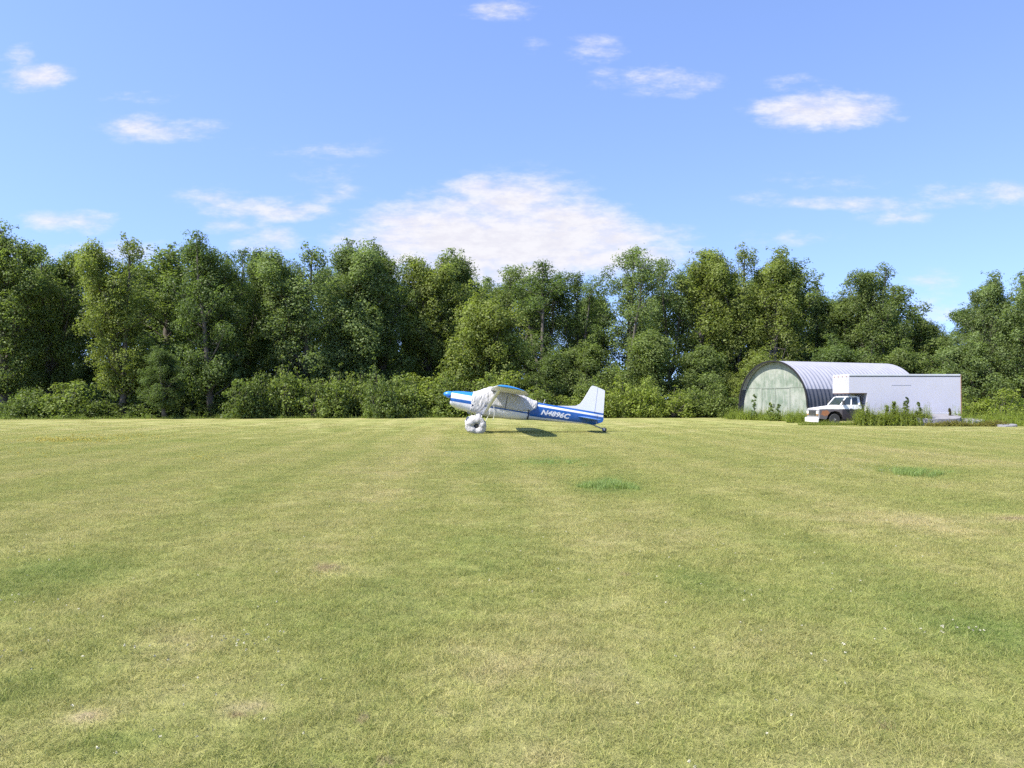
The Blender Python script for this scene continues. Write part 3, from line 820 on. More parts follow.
# board joints
fy = g.m('ABSOLUTE', g.m('SUBTRACT', g.m('FRACT', g.m('DIVIDE', y, 1.22)), .5)); jn = g.ramp(fy, .488, .497)
zl = g.ramp(g.m('ABSOLUTE', g.m('SUBTRACT', z, 2.42)), .035, .02)
c = g.mix(g.m('MULTIPLY', g.m('MAXIMUM', jn, zl), .55), c, (.07, .075, .06, 1))
g.put(p.inputs['Base Color'], c); p.inputs['Roughness'].default_value = .9; p.inputs['Specular IOR Level'].default_value = .2
m_dark = simple('dark_iron', (.022, .022, .022), .8, 0, .2, 3, .2)
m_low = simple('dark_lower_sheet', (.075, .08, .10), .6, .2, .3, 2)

hang = empty('arched_hangar', (HC[0], HC[1], 0), 'ribbed grey metal arch hangar with weathered pale green board front', 'hangar', math.atan2(AXD.y, AXD.x))
# local: x back along the axis, y across (left as seen from the front is +y), z up
def arch(t, grow=0.0):
    """outline point, t in 0..1 from right foot over the top to left foot"""
    a = 3.70+grow; top = 4.40+grow; zs = 1.2
    L1 = zs; n = 200
    # straight leaning walls up to zs, elliptical crown above
    wl = .10
    if t < .2: f = t/.2; return (-(a-.0*f) + wl*f*f, zs*f)
    if t > .8: f = (1-t)/.2; return ((a) - wl*f*f, zs*f)
    th = (t-.2)/.6*PI
    cx, sx = math.cos(th), math.sin(th)
    return (-(a-wl)*abs(cx)*(1 if cx > 0 else -1), zs+(top-zs)*sx)
LEN = 11.0; pitch = .37
rings = []
x = -.55
nrib = int((LEN+.35)/pitch)
TS = [i/56 for i in range(57)]
xs = []
for r in range(nrib+1):
    for (o_, dp) in ((0, 0), (.10, 0), (.16, .055), (.25, .055), (.31, 0)): xs.append((-.35+r*pitch+o_, dp))
for (xx, dp) in xs: rings.append([(xx, *arch(t, dp)) for t in TS])
sh = MB(); sh.loft(rings, cap=False, closed=False)
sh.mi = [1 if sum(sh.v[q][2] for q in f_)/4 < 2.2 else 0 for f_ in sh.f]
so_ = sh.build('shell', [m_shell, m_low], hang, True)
sol = so_.modifiers.new('thick', 'SOLIDIFY'); sol.thickness = .02; sol.offset = -1
ew = MB()
prof = [arch(t, -.06) for t in TS]
ew.add([(0, y_, z_) for y_, z_ in prof]+[(.06, y_, z_) for y_, z_ in prof], [tuple(range(57)), tuple(range(57, 114))[::-1]]+[(i, i+57, i+58, i+1) for i in range(56)])
ew.build('front_wall', m_end, hang)
ew = MB(); ew.add([(LEN-.3, y_, z_) for y_, z_ in prof]+[(LEN-.24, y_, z_) for y_, z_ in prof], [tuple(range(57)), tuple(range(57, 114))[::-1]]+[(i, i+57, i+58, i+1) for i in range(56)])
ew.build('rear_wall', m_end, hang)
rim = MB()
for i in range(56):
    y0_, z0_ = arch(TS[i], .09); y1_, z1_ = arch(TS[i+1], .09); y2_, z2_ = arch(TS[i], -.035); y3_, z3_ = arch(TS[i+1], -.035)
    rim.add([(-.42, y0_, z0_), (-.42, y1_, z1_), (-.42, y3_, z3_), (-.42, y2_, z2_), (-.353, y0_, z0_), (-.353, y1_, z1_), (-.353, y3_, z3_), (-.353, y2_, z2_)], [(0,1,2,3),(4,7,6,5),(0,4,5,1),(3,2,6,7)])
rim.build('rim', m_dark, hang, 40)
m_dframe = simple('grey_green_trim', (.22, .245, .20), .85, 0, .2, 3)
dl = MB()
for s in (-1.55, -.03, 1.45): dl.box(-.03, -.002, s, s+.08, .05, 2.38)
dl.box(-.032, -.003, -1.55, 1.53, 2.385, 2.46)
dr_ = dl.build('door', m_dframe, hang)
hh_ = MB(); hh_.box(-.07, -.031, .1, .16, 1.0, 1.25, 0, .01); hh_.build('handle', m_dark, dr_)

# ------------------------------------------------------------------ box truck
m_white = simple('white_truck_paint', (.72, .72, .71), .45, 0, .08, 1.2, .5, 0, ((.45, .43, .38), 2.0, .35))
m_boxw, nt, p, out = node_mat('white_box_panel'); g = G(nt)
co_ = g.new('ShaderNodeTexCoord').outputs['Object']; x, y, z = g.xyz(co_)
n1 = g.noise(co_, .8, 5, .6); n2 = g.noise(g.v('MULTIPLY', co_, (5, 5, .5)), 1.2, 6, .65)
k = g.m('MULTIPLY_ADD', n1, .14, .93)
c = g.mix(1.0, (.455, .445, .50, 1), g.comb(k, k, k), 'MULTIPLY')
c = g.mix(g.m('MULTIPLY', g.ramp(n2, .55, .75), .22), c, (.46, .43, .38, 1))
sm = g.ramp(g.m('ABSOLUTE', g.m('SUBTRACT', g.m('FRACT', g.m('DIVIDE', x, 1.2)), .5)), .490, .497)
c = g.mix(g.m('MULTIPLY', sm, .35), c, (.40, .40, .42, 1))
g.put(p.inputs['Base Color'], c); p.inputs['Roughness'].default_value = .5
m_cab, nt, p, out = node_mat('two_tone_cab_paint'); g = G(nt)
co_ = g.new('ShaderNodeTexCoord').outputs['Object']; x, y, z = g.xyz(co_)
edge = g.m('ADD', z, g.m('MULTIPLY', g.m('SUBTRACT', g.noise(co_, 3, 4), .5), .06))
c = g.mix(g.ramp(edge, .965, .98), (.028, .023, .028, 1), (.74, .73, .71, 1))
fr1 = g.m('MULTIPLY', g.ramp(x, -1.50, -1.42), g.ramp(edge, .975, .96))       # front wing: faded grey primer
c = g.mix(fr1, c, (.10, .085, .085, 1))
rs = g.m('ADD', g.m('MULTIPLY', g.ramp(g.m('ABSOLUTE', g.m('ADD', x, .40)), .5, .05), g.ramp(g.m('ABSOLUTE', g.m('SUBTRACT', z, .72)), .34, .02)), g.m('MULTIPLY', g.m('SUBTRACT', g.noise(co_, 5, 5, .65), .5), 1.2))
c = g.mix(g.m('MULTIPLY', g.ramp(rs, .42, .75), g.m('MULTIPLY', g.ramp(g.m('ABSOLUTE', y), .93, .96), g.ramp(edge, 1.0, .94))), c, (.27, .11, .045, 1))
c = g.mix(g.ramp(x, -.05, -.03), c, (.30, .29, .29, 1))
g.put(p.inputs['Base Color'], c); p.inputs['Roughness'].default_value = .5
m_glass, nt, p, out = node_mat('dark_window_glass')
p.inputs['Base Color'].default_value = (.03, .04, .045, 1); p.inputs['Roughness'].default_value = .06; p.inputs['Specular IOR Level'].default_value = .8
m_rub = simple('tyre_rubber', (.03, .03, .03), .85); m_rim = simple('pale_wheel', (.6, .59, .55), .5)
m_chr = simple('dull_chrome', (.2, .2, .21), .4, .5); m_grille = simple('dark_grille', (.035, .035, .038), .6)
m_lens = simple('lamp_lens', (.7, .68, .62), .2); m_amb = simple('amber_lens', (.4, .2, .06), .3)
m_rust = simple('rusty_edge', (.22, .12, .07), .85, 0, .35, 4); m_alu = simple('aluminium_rail', (.62, .62, .64), .4, .3)
m_under = simple('underbody', (.025, .025, .025), .9)

tr = empty('box_truck', (19.0, 50.75, 0), 'old white box truck with rusty cab parked in weeds beside the hangar', 'truck', PI+R(.8))
cw = .98
cb = MB()     # cab and bonnet: side outline given width, corners pulled in towards the top
def slab(prof_lo, inset):
    pass
low = [(-.02, .38), (0, .55), (.0, .92), (-.06, 1.00), (-1.38, 1.19), (-1.40, 1.24), (-2.62, 1.24), (-2.66, 1.1), (-2.66, .34), (-1.55, .30), (-1.50, .42), (-1.42, .62), (-1.26, .80), (-1.0, .86), (-.74, .80), (-.58, .62), (-.5, .42), (-.45, .34)]
cb.prism(low, -cw, cw)
body = cb.build('cab', m_cab, tr, 30)
# greenhouse: roof and pillars round real window panes
gh = MB()
y0_, y1_ = cw-.02, cw-.15
def quad(pts, th):      # thin solid from a quad, thickened inwards
    pass
A = (-1.36, 1.22); B = (-1.80, 1.74); Cc = (-2.50, 1.76); D = (-2.62, 1.24)
gh.loft([[(-1.72, s*y1_, 1.70) for s in (-1, -.5, .5, 1)], [(-1.86, s*(y1_), 1.775) for s in (-1, -.5, .5, 1)], [(-2.2, s*y1_, 1.80) for s in (-1, -.5, .5, 1)], [(-2.50, s*y1_, 1.775) for s in (-1, -.5, .5, 1)], [(-2.54, s*y1_, 1.70) for s in (-1, -.5, .5, 1)]], cap=False, closed=False)
gh.add([(-1.72, s*y1_, 1.70) for s in (-1, 1)]+[(-2.54, s*y1_, 1.70) for s in (1, -1)], [(0, 1, 2, 3)])
for s in (-1, 1):
    gh.add([(-1.72, s*y1_, 1.70), (-1.86, s*y1_, 1.775), (-2.2, s*y1_, 1.80), (-2.5, s*y1_, 1.775), (-2.54, s*y1_, 1.70)], [(0, 1, 2, 3, 4)])
    gh.tube([(-1.36, s*y0_, 1.22), (-1.76, s*y1_, 1.72)], .045, 6)
    gh.tube([(-2.02, s*y0_, 1.22), (-2.10, s*y1_, 1.72)], .045, 6)
    gh.tube([(-2.52, s*y0_, 1.22), (-2.50, s*y1_, 1.72)], .085, 6)
gh.box(-2.60, -2.53, -y1_, y1_, 1.2, 1.36)
for s in (-1, 1): gh.box(-2.57, -2.51, s*y1_-.2*(s > 0), s*y1_+.2*(s < 0), 1.36, 1.70)
gh.build('cab_roof', m_white, tr, 40)
def pane(nm, vs, parent):
    vs = [Vector(q) for q in vs]; nrm = (vs[1]-vs[0]).cross(vs[2]-vs[0]).normalized()*.012
    m_ = MB(); m_.add([q-nrm for q in vs]+[q+nrm for q in vs], [(0,1,2,3),(7,6,5,4),(0,4,5,1),(1,5,6,2),(2,6,7,3),(3,7,4,0)]); return m_.build(nm, m_glass, parent)
pane('windshield', [(-1.37, -y0_+.05, 1.23), (-1.37, y0_-.05, 1.23), (-1.75, y1_-.03, 1.71), (-1.75, -y1_+.03, 1.71)], tr)
pane('rear_window', [(-2.555, -y1_+.2, 1.36), (-2.555, y1_-.2, 1.36), (-2.53, y1_-.2, 1.69), (-2.53, -y1_+.2, 1.69)], tr)
for s in (-1, 1):
    dm = MB(); dm.box(-2.16, -1.50, s*cw-.004*(s < 0), s*cw+.012*s if s > 0 else s*cw, 0, 0) if False else None
    yo = s*(cw+.003); dm.prism([(-1.48, .36), (-1.48, 1.20), (-2.12, 1.20), (-2.12, .36)], min(yo, yo+s*.018), max(yo, yo+s*.018))
    do_ = dm.build('door', m_cab, tr)
    hb = MB(); hb.box(-2.06, -1.92, min(yo+s*.021, yo+s*.05), max(yo+s*.021, yo+s*.05), .98, 1.02); hb.build('handle', m_chr, do_)
    pane('window', [(-1.44, s*y0_, 1.24), (-2.0, s*y0_, 1.24), (-2.07, s*y1_, 1.70), (-1.79, s*y1_, 1.70)], do_)
    pane('side_window', [(-2.10, s*y0_, 1.24), (-2.46, s*y0_, 1.24), (-2.45, s*y1_, 1.70), (-2.16, s*y1_, 1.70)], tr)
    mi = MB(); mi.box(-1.52, -1.42, min(s*(cw+.06), s*(cw+.24)), max(s*(cw+.06), s*(cw+.24)), 1.26, 1.52, 0, .015); mi.tube([(-1.47, s*(cw-.02), 1.26), (-1.47, s*(cw+.1), 1.3)], .015, 5); mi.build('wing_mirror', m_grille, tr)
    hl = MB(); hl.box(.002, .045, min(s*.62, s*.92), max(s*.62, s*.92), .66, .84, 0, .012); ho = hl.build('headlight', m_lens, tr)
    am = MB(); am.box(.003, .04, min(s*.62, s*.92), max(s*.62, s*.92), .575, .64, 0, .01); am.build('turn_signal', m_amb, tr)
gl = MB(); gl.box(.002, .03, -.58, .58, .58, .90)
go_ = gl.build('grille', m_grille, tr)
gb = MB()
for zz in (.62, .70, .78, .86): gb.box(.031, .05, -.58, .58, zz-.012, zz+.012)
for yy2 in (-.2, .2): gb.box(.0315, .048, yy2-.012, yy2+.012, .58, .90)
gb.build('grille_bar', m_chr, go_)
bm_ = MB(); bm_.box(.0, .13, -1.02, 1.02, .13, .44, 0, .04); bm_.box(-.2, .0, -.5, -.4, .2, .3); bm_.box(-.2, .0, .4, .5, .2, .3); bm_.build('bumper', m_white, tr)
def wheel(x, y, r, w, n=1):
    m_ = MB(); s = 1 if y > 0 else -1
    m_.lathe_y([(r*.62, -w*.5), (r*.93, -w*.5), (r, -w*.3), (r, w*.3), (r*.93, w*.5), (r*.62, w*.5)], (x, y, r), 24)
    o = m_.build('wheel', m_rub, tr, 40)
    q = MB(); q.lathe_y([(r*.60, -w*.3), (r*.60, s*w*.42), (r*.5, s*w*.30), (r*.24, s*w*.28), (r*.2, s*w*.5), (.01, s*w*.5)], (x, y, r), 20); q.build('rim', m_rim, o, 40)
for s in (-1, 1):
    wheel(-1.0, s*.86, .34, .2); wheel(-6.9, s*.92, .38, .22); wheel(-6.9, s*.66, .38, .22)
bx = MB(); x1 = -1.78; x2 = -2.90; xr = -8.72; bw = 1.23; zt = 3.14; zb = .62; za = 1.97
bx.prism([(x1, za), (x1, zt-.06), (x1-.05, zt), (xr+.02, zt), (xr, zt-.03), (xr, zb), (x2, zb), (x2, za)], -bw, bw)
box_ = bx.build('cargo_box', m_boxw, tr)
rl = MB()
for s in (-1, 1):
    a_, b_ = sorted((s*(bw+.003), s*(bw+.03))); rl.box(xr+.03, x1-.03, a_, b_, zt-.10, zt-.005); rl.box(xr+.03, x2-.02, a_, b_, zb+.01, zb+.12)
rl.build('rail', m_alu, box_)
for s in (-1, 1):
    a_, b_ = sorted((s*(bw+.003), s*(bw+.016))); q = MB(); q.box(xr+.03, x1-.03, a_, b_, zt-.15, zt-.103); q.build('rail_shade', m_grille, box_)  # dark strip standing in for the shade line below the top rail
cp_ = MB()
for s in (-1, 1):
    cp_ = MB(); a_, b_ = sorted((s*(bw-.05), s*(bw+.035))); cp_.box(xr-.03, xr-.003, a_, b_, zb, zt-.02); cp_.build('rear_post', m_rust, box_)
at_ = MB(); at_.box(x2+.003, x1-.02, -bw+.02, bw-.02, za-.05, za-.003); at_.build('attic_floor', m_rust, box_)
ml = MB()
for s in (-.9, -.3, .3, .9):
    ml = MB(); ml.box(x1+.003, x1+.028, s-.03, s+.03, zt-.16, zt-.10); ml.build('marker_lamp', m_amb, box_)
ts = MB(); ts.box(-5.62, -4.42, bw+.003, bw+.014, 2.46, 2.50); ts.build('torn_strip', m_boxw, box_)  # thin raised strip added to cast the small shadow of a torn panel
dv = MB(); dv.box(xr-.02, xr-.004, -bw+.06, bw-.06, zb+.1, zt-.1)
for i in range(6): dv.box(xr-.028, xr-.021, -bw+.06, bw-.06, zb+.1+i*.385, zb+.12+i*.385)
dv.build('roller_door', m_boxw, tr)
un = MB()
for s in (-.42, .42): un.box(-8.5, -.1, s-.05, s+.05, .42, .56)
for xx in (-3.5, -5, -6.5, -8): un.box(xx-.05, xx+.05, -1.1, 1.1, .565, .617)
un.tube([(-6.9, -.9, .38), (-6.9, .9, .38)], .07, 8); un.tube([(-1, -.8, .34), (-1, .8, .34)], .05, 8)
un.box(-2.4, -.3, -.36, .36, .34, .9); un.build('chassis', m_under, tr)

# pale slabs lying in the weeds
m_conc = simple('pale_concrete', (.23, .222, .235), .9, 0, .2, 2.2, .2, .03, ((.13, .12, .11), 1.6, .5))
def rough_slab(name, x, y, L, Wd, th, tilt, rz, label, seed):
    rng = np.random.default_rng(seed); n = 14; top = []; bot = []
    for i in range(n):
        a = 2*PI*i/n; c, s = math.cos(a), math.sin(a)
        r = 1/max(abs(c)**4+abs(s)**4, 1e-3)**.25*rng.uniform(.86, 1.04)
        top.append((c*r*L/2*.96, s*r*Wd/2*.96, th+rng.uniform(-.02, .03))); bot.append((c*r*L/2, s*r*Wd/2, -.12))
    m_ = MB(); mid = [(a_*.5, b_*.5, th+rng.uniform(.0, .06)) for a_, b_, c_ in top]
    k = len(m_.v); m_.loft([bot, [(a_*1.01, b_*1.01, th*.7) for a_, b_, c_ in top], top, mid], True, True)
    o = m_.build(name, m_conc, None, 30); o.location = (x, y, 0); o.rotation_euler = (R(tilt), R(-2), rz)
    tag(o, label, 'slab')
rough_slab('concrete_slab', 25.6, 48.6, 3.0, 1.9, .55, 9, .05, 'long pale grey slab lying in the weeds before the truck box', 4)
rough_slab('concrete_slab', 28.0, 48.9, 1.5, 1.3, .36, 8, .4, 'shorter pale slab just right of the truck box rear', 6)
rough_slab('concrete_slab', 25.9+2.6, 46.3, 1.1, .8, .12, 4, .2, 'small white slab flat in the grass at the right edge', 5)

# ------------------------------------------------------------------ aeroplane (local: x nose, y left, z up)
BLUE = (.010, .085, .31); BRB = (.02, .19, .56); WHT = (.66, .65, .675)
m_fus, nt, p, out = node_mat('aircraft_paint'); g = G(nt)
co_ = g.new('ShaderNodeTexCoord').outputs['Object']; x, y, z = g.xyz(co_)
def band(v, lo, hi, e=.006): return g.m('MULTIPLY', g.ramp(v, lo-e, lo+e), g.ramp(v, hi+e, hi-e))
rearm = g.ramp(x, -2.30, -2.36)
cowl = g.ramp(x, .30, .34)
c = C4(WHT)
line = band(z, 1.29, 1.36)
c = g.mix(line, c, C4(BLUE))
# rear: blue from the belly line up, with a white stripe
bel = g.m('MULTIPLY_ADD', x, -.035, 1.12)
rb_ = g.m('MULTIPLY', g.ramp(g.m('SUBTRACT', z, bel), -.006, .006), g.ramp(z, 1.912, 1.90))
rb_ = g.m('MULTIPLY', rb_, g.m('SUBTRACT', 1.0, band(z, 1.72, 1.815)))
dorsal = g.ramp(g.m('ADD', z, g.m('MULTIPLY', x, .0)), 1.90, 1.91)
c = g.mix(g.m('MULTIPLY', rearm, rb_), c, C4(BLUE))
c = g.mix(g.m('MULTIPLY', cowl, g.ramp(z, 1.675, 1.69)), c, C4(BRB))
c = g.mix(g.m('MULTIPLY', cowl, band(z, 1.33, 1.44)), c, C4(BLUE))
dirt = g.ramp(g.noise(co_, 2.2, 6, .68), .5, .75)
c = g.mix(g.m('MULTIPLY', dirt, .12), c, (.3, .28, .24, 1))
g.put(p.inputs['Base Color'], c); p.inputs['Roughness'].default_value = .32; p.inputs['Coat Weight'].default_value = .15
m_wing, nt, p, out = node_mat('wing_paint'); g = G(nt)
co_ = g.new('ShaderNodeTexCoord').outputs['Object']; x, y, z = g.xyz(co_)
ay_ = g.m('ABSOLUTE', y)
tipb = g.ramp(ay_, 4.98, 5.0)
c = g.mix(tipb, C4(WHT), C4(BRB))
nrm = g.new('ShaderNodeNewGeometry').outputs['Normal']
seam = g.ramp(g.m('ABSOLUTE', g.m('SUBTRACT', g.m('FRACT', g.m('DIVIDE', ay_, .62)), .5)), .486, .495)
c = g.mix(g.m('MULTIPLY', seam, .25), c, (.4, .4, .42, 1))
g.put(p.inputs['Base Color'], c); p.inputs['Roughness'].default_value = .35
m_cloth, nt, p, out = node_mat('canvas_cover'); g = G(nt)
co_ = g.new('ShaderNodeTexCoord').outputs['Object']
n1 = g.noise(co_, 1.4, 5, .6); k = g.m('MULTIPLY_ADD', n1, .3, .83)
g.put(p.inputs['Base Color'], g.mix(1.0, (.50, .485, .475, 1), g.comb(k, k, k), 'MULTIPLY'))
p.inputs['Roughness'].default_value = .9; p.inputs['Specular IOR Level'].default_value = .15
fold = g.noise(g.v('MULTIPLY', co_, (5, 1.2, 1.1)), 2.0, 4, .55, .8)
g.put(p.inputs['Normal'], g.bump(fold, .09, .8))
m_navy = simple('navy_strap', (.012, .02, .06), .7); m_rope = simple('white_rope', (.65, .64, .58), .9)
m_spin = simple('blue_spinner', BRB, .35, 0, .06); m_bluec = simple('blue_cloth', (.02, .12, .38), .8)
m_wht = simple('white_enamel', WHT, .35, 0, .05); m_steel = simple('grey_steel', (.30, .30, .31), .5, .5)
m_black = simple('black_rubber', (.02, .02, .02), .8)
m_wc = simple('wheel_cover_cloth', (.42, .405, .39), .9, 0, .25, 3, .15, .05, ((.20, .19, .18), 3.0, .6))

PX = at(476, 38.2)
plane = empty('light_aircraft', (PX, 38.2, 0), 'white and blue high wing tailwheel plane with cabin under a pale cover', 'airplane')
plane.rotation_mode = 'QUATERNION'
plane.rotation_quaternion = (Matrix.Rotation(PI+R(4), 4, 'Z') @ Matrix.Rotation(R(-9.5), 4, 'Y')).to_quaternion()

ST = [(1.46, 1.73, 1.20, .34, 2.2), (1.43, 1.755, 1.12, .43, 2.4), (1.30, 1.79, 1.04, .50, 2.6), (1.0, 1.83, .96, .545, 2.8), (.45, 1.875, .885, .575, 3.0), (.32, 1.90, .875, .58, 3.1),
      (.10, 2.00, .855, .585, 3.1), (-.30, 2.20, .84, .59, 3.2), (-.6, 2.22, .845, .59, 3.2), (-1.5, 2.20, .885, .575, 3.1), (-1.95, 2.09, .935, .53, 2.9), (-2.3, 1.98, .985, .47, 2.8),
      (-2.6, 1.915, 1.035, .415, 2.7), (-3.3, 1.895, 1.10, .32, 2.7), (-4.2, 1.89, 1.175, .22, 2.6), (-5.0, 1.885, 1.24, .14, 2.5), (-5.45, 1.88, 1.285, .085, 2.4), (-5.62, 1.875, 1.31, .05, 2.3)]
SA = np.array(ST)[::-1]
def sec(x):
    return [float(np.interp(x, SA[:, 0], SA[:, k])) for k in (1, 2, 3, 4)]
def halfw(x, z):
    t, b, w, e = sec(x); zc = (t+b)/2; hh = (t-b)/2
    q = min(1, abs((z-zc)/hh)); return w*(1-q**e)**(1/e)
def ring(x, grow=0.0, n=40, t=None):
    t_, b, w, e = sec(x) if t is None else t; zc = (t_+b)/2; hh = (t_-b)/2+grow; w = w+grow; out_ = []
    for i in range(n):
        a = 2*PI*i/n+PI/n; c, s = math.cos(a), math.sin(a)
        out_.append((x, w*math.copysign(abs(c)**(2/e), c), zc+hh*math.copysign(abs(s)**(2/e), s)))
    return out_
fu = MB()
xs_ = sorted(set([round(a[0], 3) for a in ST] + [round(v_, 3) for v_ in np.arange(-5.5, 1.4, .15)]), reverse=True)
fu.loft([ring(x_) for x_ in xs_])
fus = fu.build('fuselage', m_fus, plane, 50)
# cabin cover with creases, open at the bottom
rng = np.random.default_rng(3)
cv = MB(); rr_ = []
cx_ = np.linspace(.47, -2.62, 52)
for i, x_ in enumerate(cx_):
    t_, b, w, e = sec(x_); zc = (t_+b)/2; row = []
    # lower hem
    hem = np.interp(x_, [-2.62, -2.3, -1.9, -.2, .05, .3, .47], [1.60, 1.44, 1.38, 1.38, 1.0, .95, 1.0])
    n = 44
    for j in range(n):
        f = j/(n-1)   # -1..1 across
        s_ = f*2-1
        top_ = t_+.035+.03*math.exp(-((x_+.3)/.5)**2)
        hh = (top_-zc); ww = w+.035
        # angle from hem on one side to hem on the other
        ah = math.asin(max(-1, min(1, math.copysign(abs((hem-zc)/hh)**(e/2), hem-zc))))
        a = PI/2-(PI/2-ah)*(-s_)
        c, s = math.cos(a), math.sin(a)
        y_ = ww*math.copysign(abs(c)**(2/e), c); z_ = zc+hh*math.copysign(abs(s)**(2/e), s)
        wr = .016*math.sin(x_*16+z_*7+3*math.sin(x_*3.1))+.012*math.sin(x_*31-z_*13+2*y_)+.010*math.sin(z_*19+x_*5)
        row.append((x_+.02*math.sin(z_*9), y_+math.copysign(wr, y_) if abs(y_) > .08 else y_, z_+.006*math.sin(x_*14)+(wr*.6 if abs(y_) < .4 else 0)))
    rr_.append(row)
cv.loft(rr_, cap=False, closed=False)
cvo = cv.build('cabin_cover', m_cloth, plane, True)
cvo.modifiers.new('thick', 'SOLIDIFY').thickness = .012
def strap(x_, z0, z1, nm='strap', side=1, wdt=.03):
    q = MB(); zs_ = np.linspace(z0, z1, 7)
    for a_, b_ in zip(zs_[:-1], zs_[1:]):
        ya, yb = halfw(x_, a_)+.045, halfw(x_, b_)+.045
        q.add([(x_-wdt, side*ya, a_), (x_+wdt, side*ya, a_), (x_+wdt, side*yb, b_), (x_-wdt, side*yb, b_), (x_-wdt, side*(ya+.012), a_), (x_+wdt, side*(ya+.012), a_), (x_+wdt, side*(yb+.012), b_), (x_-wdt, side*(yb+.012), b_)],
              [(0,1,2,3),(7,6,5,4),(0,4,5,1),(2,6,7,3),(1,5,6,2),(0,3,7,4)])
    return q.build(nm, m_navy, cvo)
strap(-2.28, 1.02, 1.47); strap(.40, .99, 1.30); strap(-1.15, 1.32, 1.95, wdt=.012); strap(-2.28, 1.02, 1.47, side=-1); strap(.40, .99, 1.30, side=-1)
def rope(pts_):
    q = MB(); q.tube(pts_, .012, 5); q.build('tie_rope', m_rope, cvo)
rope([(-.42, .66, 1.40), (-.45, .70, 1.0), (-.30, .78, .55), (-.42, .84, .22)]); rope([(-.60, .66, 1.40), (-.68, .70, 1.0), (-.66, .70, .72)]); rope([(-2.55, .47, 1.72), (-2.42, .50, 1.5), (-2.26, .49, 1.46)])
# wings
def airfoil(chord, th, n=12):
    top = []; bot = []
    for i in range(n+1):
        q = (1-math.cos(PI*i/n))/2
        yt = th*(1.48*math.sqrt(q)-.63*q-1.76*q*q+1.42*q**3-.51*q**4)*.5*2
        cm = .02*4*q*(1-q)*chord
        top.append((-q*chord, yt+cm)); bot.append((-q*chord, -yt*.62+cm))
    return top+bot[::-1][1:-1]
def wing(side):
    q = MB(); rings = []
    for (y_, le, ch, th) in ((.50, -.30, 1.63, .20), (2.7, -.30, 1.63, .20), (5.0, -.40, 1.22, .145), (5.30, -.42, 1.15, .125), (5.42, -.47, 1.04, .09), (5.47, -.55, .86, .04)):
        hz_ = 2.14+.022*(y_-.5)
        rings.append([(le+px_, side*y_, hz_+pz_-.026*px_*-1*0+px_*.026) for px_, pz_ in airfoil(ch, th)])
    q.loft(rings); w_ = q.build('wing', m_wing, plane, 40)
    # flap and aileron seen as the trailing strips
    fl_ = MB(); fl_.box(-1.96, -1.935, min(side*.7, side*2.6), max(side*.7, side*2.6), 2.085, 2.10); fl_.build('flap', m_wht, w_)
    st_ = MB(); a_ = Vector((-.20, side*.575, .95)); b_ = Vector((-.62, side*2.7, 2.125))
    rr = []
    for i in range(2):
        c_ = (a_, b_)[i]; rr.append([(c_.x+.085*math.cos(2*PI*j/12), c_.y+0, c_.z+.0+.03*math.sin(2*PI*j/12)) for j in range(12)])
    st_.loft(rr); st_.build('wing_strut', m_wht, plane, 50)
    return w_
wing(1); wing(-1)
# fin, rudder, tailplane
fin = MB()
fp = [(-3.35, 1.87), (-4.2, 1.985), (-4.52, 2.05), (-4.70, 2.18), (-4.82, 2.40), (-5.08, 3.05), (-5.13, 3.12), (-5.20, 3.135), (-5.405, 3.10), (-5.45, 1.87)]
fin.prism(fp, -.045, .045); fin.build('fin', m_fus, plane, 30)
rd = MB(); rd.prism([(-5.409, 3.098), (-5.70, 3.03), (-5.775, 3.0), (-5.79, 2.9), (-5.90, 1.75), (-5.94, 1.62), (-5.90, 1.48), (-5.64, 1.34), (-5.625, 1.86), (-5.455, 1.89)], -.035, .035); rd.build('rudder', m_fus, plane, 30)
m_stab = simple('tailplane_paint', (.06, .16, .42), .4, 0, .05)
for s in (-1, 1):
    q = MB(); rings = []
    for (y_, le, te, th) in ((.06, -4.66, -5.60, .05), (1.35, -4.88, -5.62, .04), (1.56, -4.98, -5.58, .03), (1.62, -5.08, -5.5, .012)):
        n = 16; cx0 = (le+te)/2; hl_ = (le-te)/2
        rings.append([(cx0+hl_*math.cos(2*PI*i/n), s*y_, 1.56+th*math.sin(2*PI*i/n)) for i in range(n)])
    q.loft(rings); so2 = q.build('tailplane', m_stab, plane, 50)
# nose: spinner, propeller with blue sleeves
sp = MB(); sp.lathe_x([(1.47, .17), (1.55, .165), (1.66, .14), (1.76, .09), (1.81, .035), (1.825, .005)], (0, 0, 1.575), 20); sp.build('spinner', m_spin, plane, 50)
pr = MB()
for s in (-1, 1):
    rings = []
    for (r_, ch, th, tw) in ((.12, .07, .045, 65), (.3, .13, .04, 50), (.6, .155, .025, 32), (.9, .125, .016, 22), (1.02, .05, .01, 20)):
        n = 10; rings.append([(1.60+ch*math.cos(2*PI*i/n)*math.sin(R(tw))*.9+th*math.sin(2*PI*i/n)*math.cos(R(tw)), s*r_*.94, 1.575+s*r_*-.12+.55*s*(ch*math.cos(2*PI*i/n)*math.cos(R(tw)))) for i in range(n)])
    pr.loft(rings)
pr.build('propeller', m_bluec, plane, 50)
ci_ = MB()
for s in (-1, 1):
    ci_ = MB(); ci_.lathe_x([(1.455, .12), (1.475, .11), (1.478, .01)], (0, s*.26, 1.50), 14); ci_.build('cowl_inlet', m_black, plane)
ex = MB(); ex.tube([(.62, .25, 1.0), (.5, .27, .86), (.36, .28, .78)], .035, 8); ex.build('exhaust_pipe', m_steel, plane, True)
an = MB(); an.tube([(-2.95, 0, 1.88), (-3.0, 0, 2.10)], .012, 5); an.build('antenna', m_wht, plane)
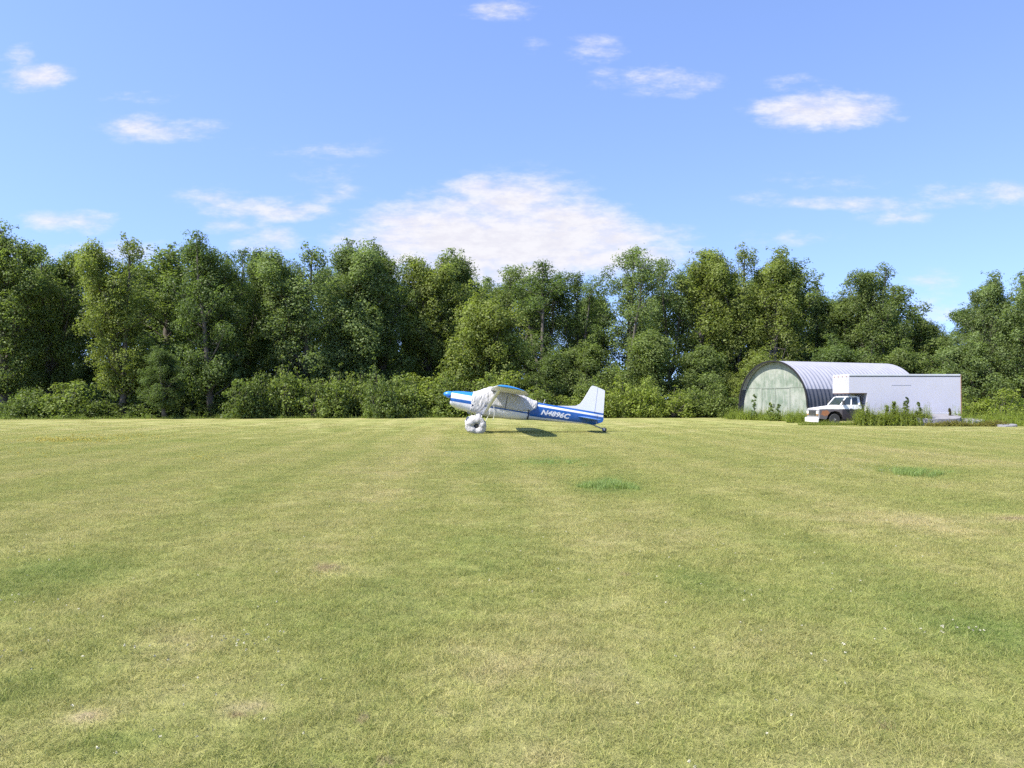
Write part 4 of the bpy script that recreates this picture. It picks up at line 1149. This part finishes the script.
# main gear
for s in (-1, 1):
    q = MB(); rr = []
    for (y_, z_, x_, ch) in ((.40, .90, .0, .16), (.62, .80, .02, .14), (.95, .52, .05, .10), (1.10, .36, .06, .075)):
        rr.append([(x_+ch*math.cos(2*PI*j/10), s*y_, z_+.028*math.sin(2*PI*j/10)) for j in range(10)])
    q.loft(rr); q.build('gear_leg', m_wht, plane, 50)
    q = MB(); q.lathe_y([(.12, -.09), (.26, -.10), (.315, -.06), (.33, 0), (.315, .06), (.26, .10), (.12, .09)], (.055, s*1.17, .335), 24)
    wh_ = q.build('wheel', m_rub, plane, 40)
    q = MB(); q.lathe_y([(.12, s*.05), (.11, s*.095), (.05, s*.11), (.005, s*.11)], (.055, s*1.17, .335), 16); q.build('hub', m_black, wh_, 40)
    # loose cloth bag pulled over the wheel, lumpy, open round the hub
    n1_, n2_ = 36, 12; rings = []
    for j in range(n2_):
        b_ = -.93*PI+1.86*PI*j/(n2_-1); row = []
        for i in range(n1_):
            a = 2*PI*i/n1_
            lump = 1+.04*math.sin(3*a+1+s)+.02*math.sin(7*a+2*b_)+.035*math.sin(13*a-2*b_)+.025*math.sin(19*a+3*b_)
            rad_ = (.245+.18*math.cos(b_))*(lump if abs(b_) < 2.2 else 1+(lump-1)*.6)
            rad_ = rad_*(1.10 if math.cos(a) > 0 else 1.0)
            zz_ = rad_*math.sin(a); zz_ = max(zz_, -.345)
            row.append((.065+rad_*math.cos(a)*1.12, s*1.17+.19*math.sin(b_)*(1+.12*math.sin(5*a)), .355+zz_))
        rings.append(row)
    q = MB(); q.loft(rings, cap=False); q.tube([(.06, s*1.14, .66), (.05, s*1.06, .74), (.035, s*.93, .83), (.03, s*.86, .86)], [.19, .13, .10, .105], 12, 0, False, .8); wo = q.build('wheel_cover', m_wc, plane, True); wo.modifiers.new('thick', 'SOLIDIFY').thickness = .008
# tailwheel: its axle height follows from the ground
q = MB(); q.tube([(-5.35, 0, 1.30), (-5.75, 0, 1.22), (-6.0, 0, 1.16)], [.03, .028, .025], 8); q.build('tail_spring', m_steel, plane, True)
q = MB(); q.lathe_y([(.05, -.04), (.09, -.045), (.115, -.02), (.115, .02), (.09, .045), (.05, .04)], (-6.06, 0, 1.14), 18); tw_ = q.build('tail_wheel', m_rub, plane, 40)
q = MB(); q.box(-6.08, -5.96, .05, .062, 1.10, 1.22); q.box(-6.08, -5.96, -.062, -.05, 1.10, 1.22); q.build('fork', m_steel, tw_)
# registration on the near side
fc = bpy.data.curves.new('registration', 'FONT'); fc.body = 'N4896C'; fc.size = .335; fc.shear = .28; fc.offset = .014; fc.space_character = 1.03; fc.resolution_u = 3
tmp = bpy.data.objects.new('registration', fc); COL.objects.link(tmp)
bpy.context.view_layer.update()
me = bpy.data.meshes.new_from_object(tmp.evaluated_get(bpy.context.evaluated_depsgraph_get()))
bpy.data.objects.remove(tmp)
wmax = max(v_.co.x for v_ in me.vertices); sc_ = 1.44/wmax
for v_ in me.vertices:     # lettering runs aft along the side, resting on the skin
    x_ = -2.86-v_.co.x*sc_; z_ = 1.375+v_.co.y*.95
    v_.co = (x_, halfw(x_, z_)+.006, z_)
me.name = 'registration'; me.materials.append(m_wht)
ro = bpy.data.objects.new('registration', me); COL.objects.link(ro); ro.parent = fus
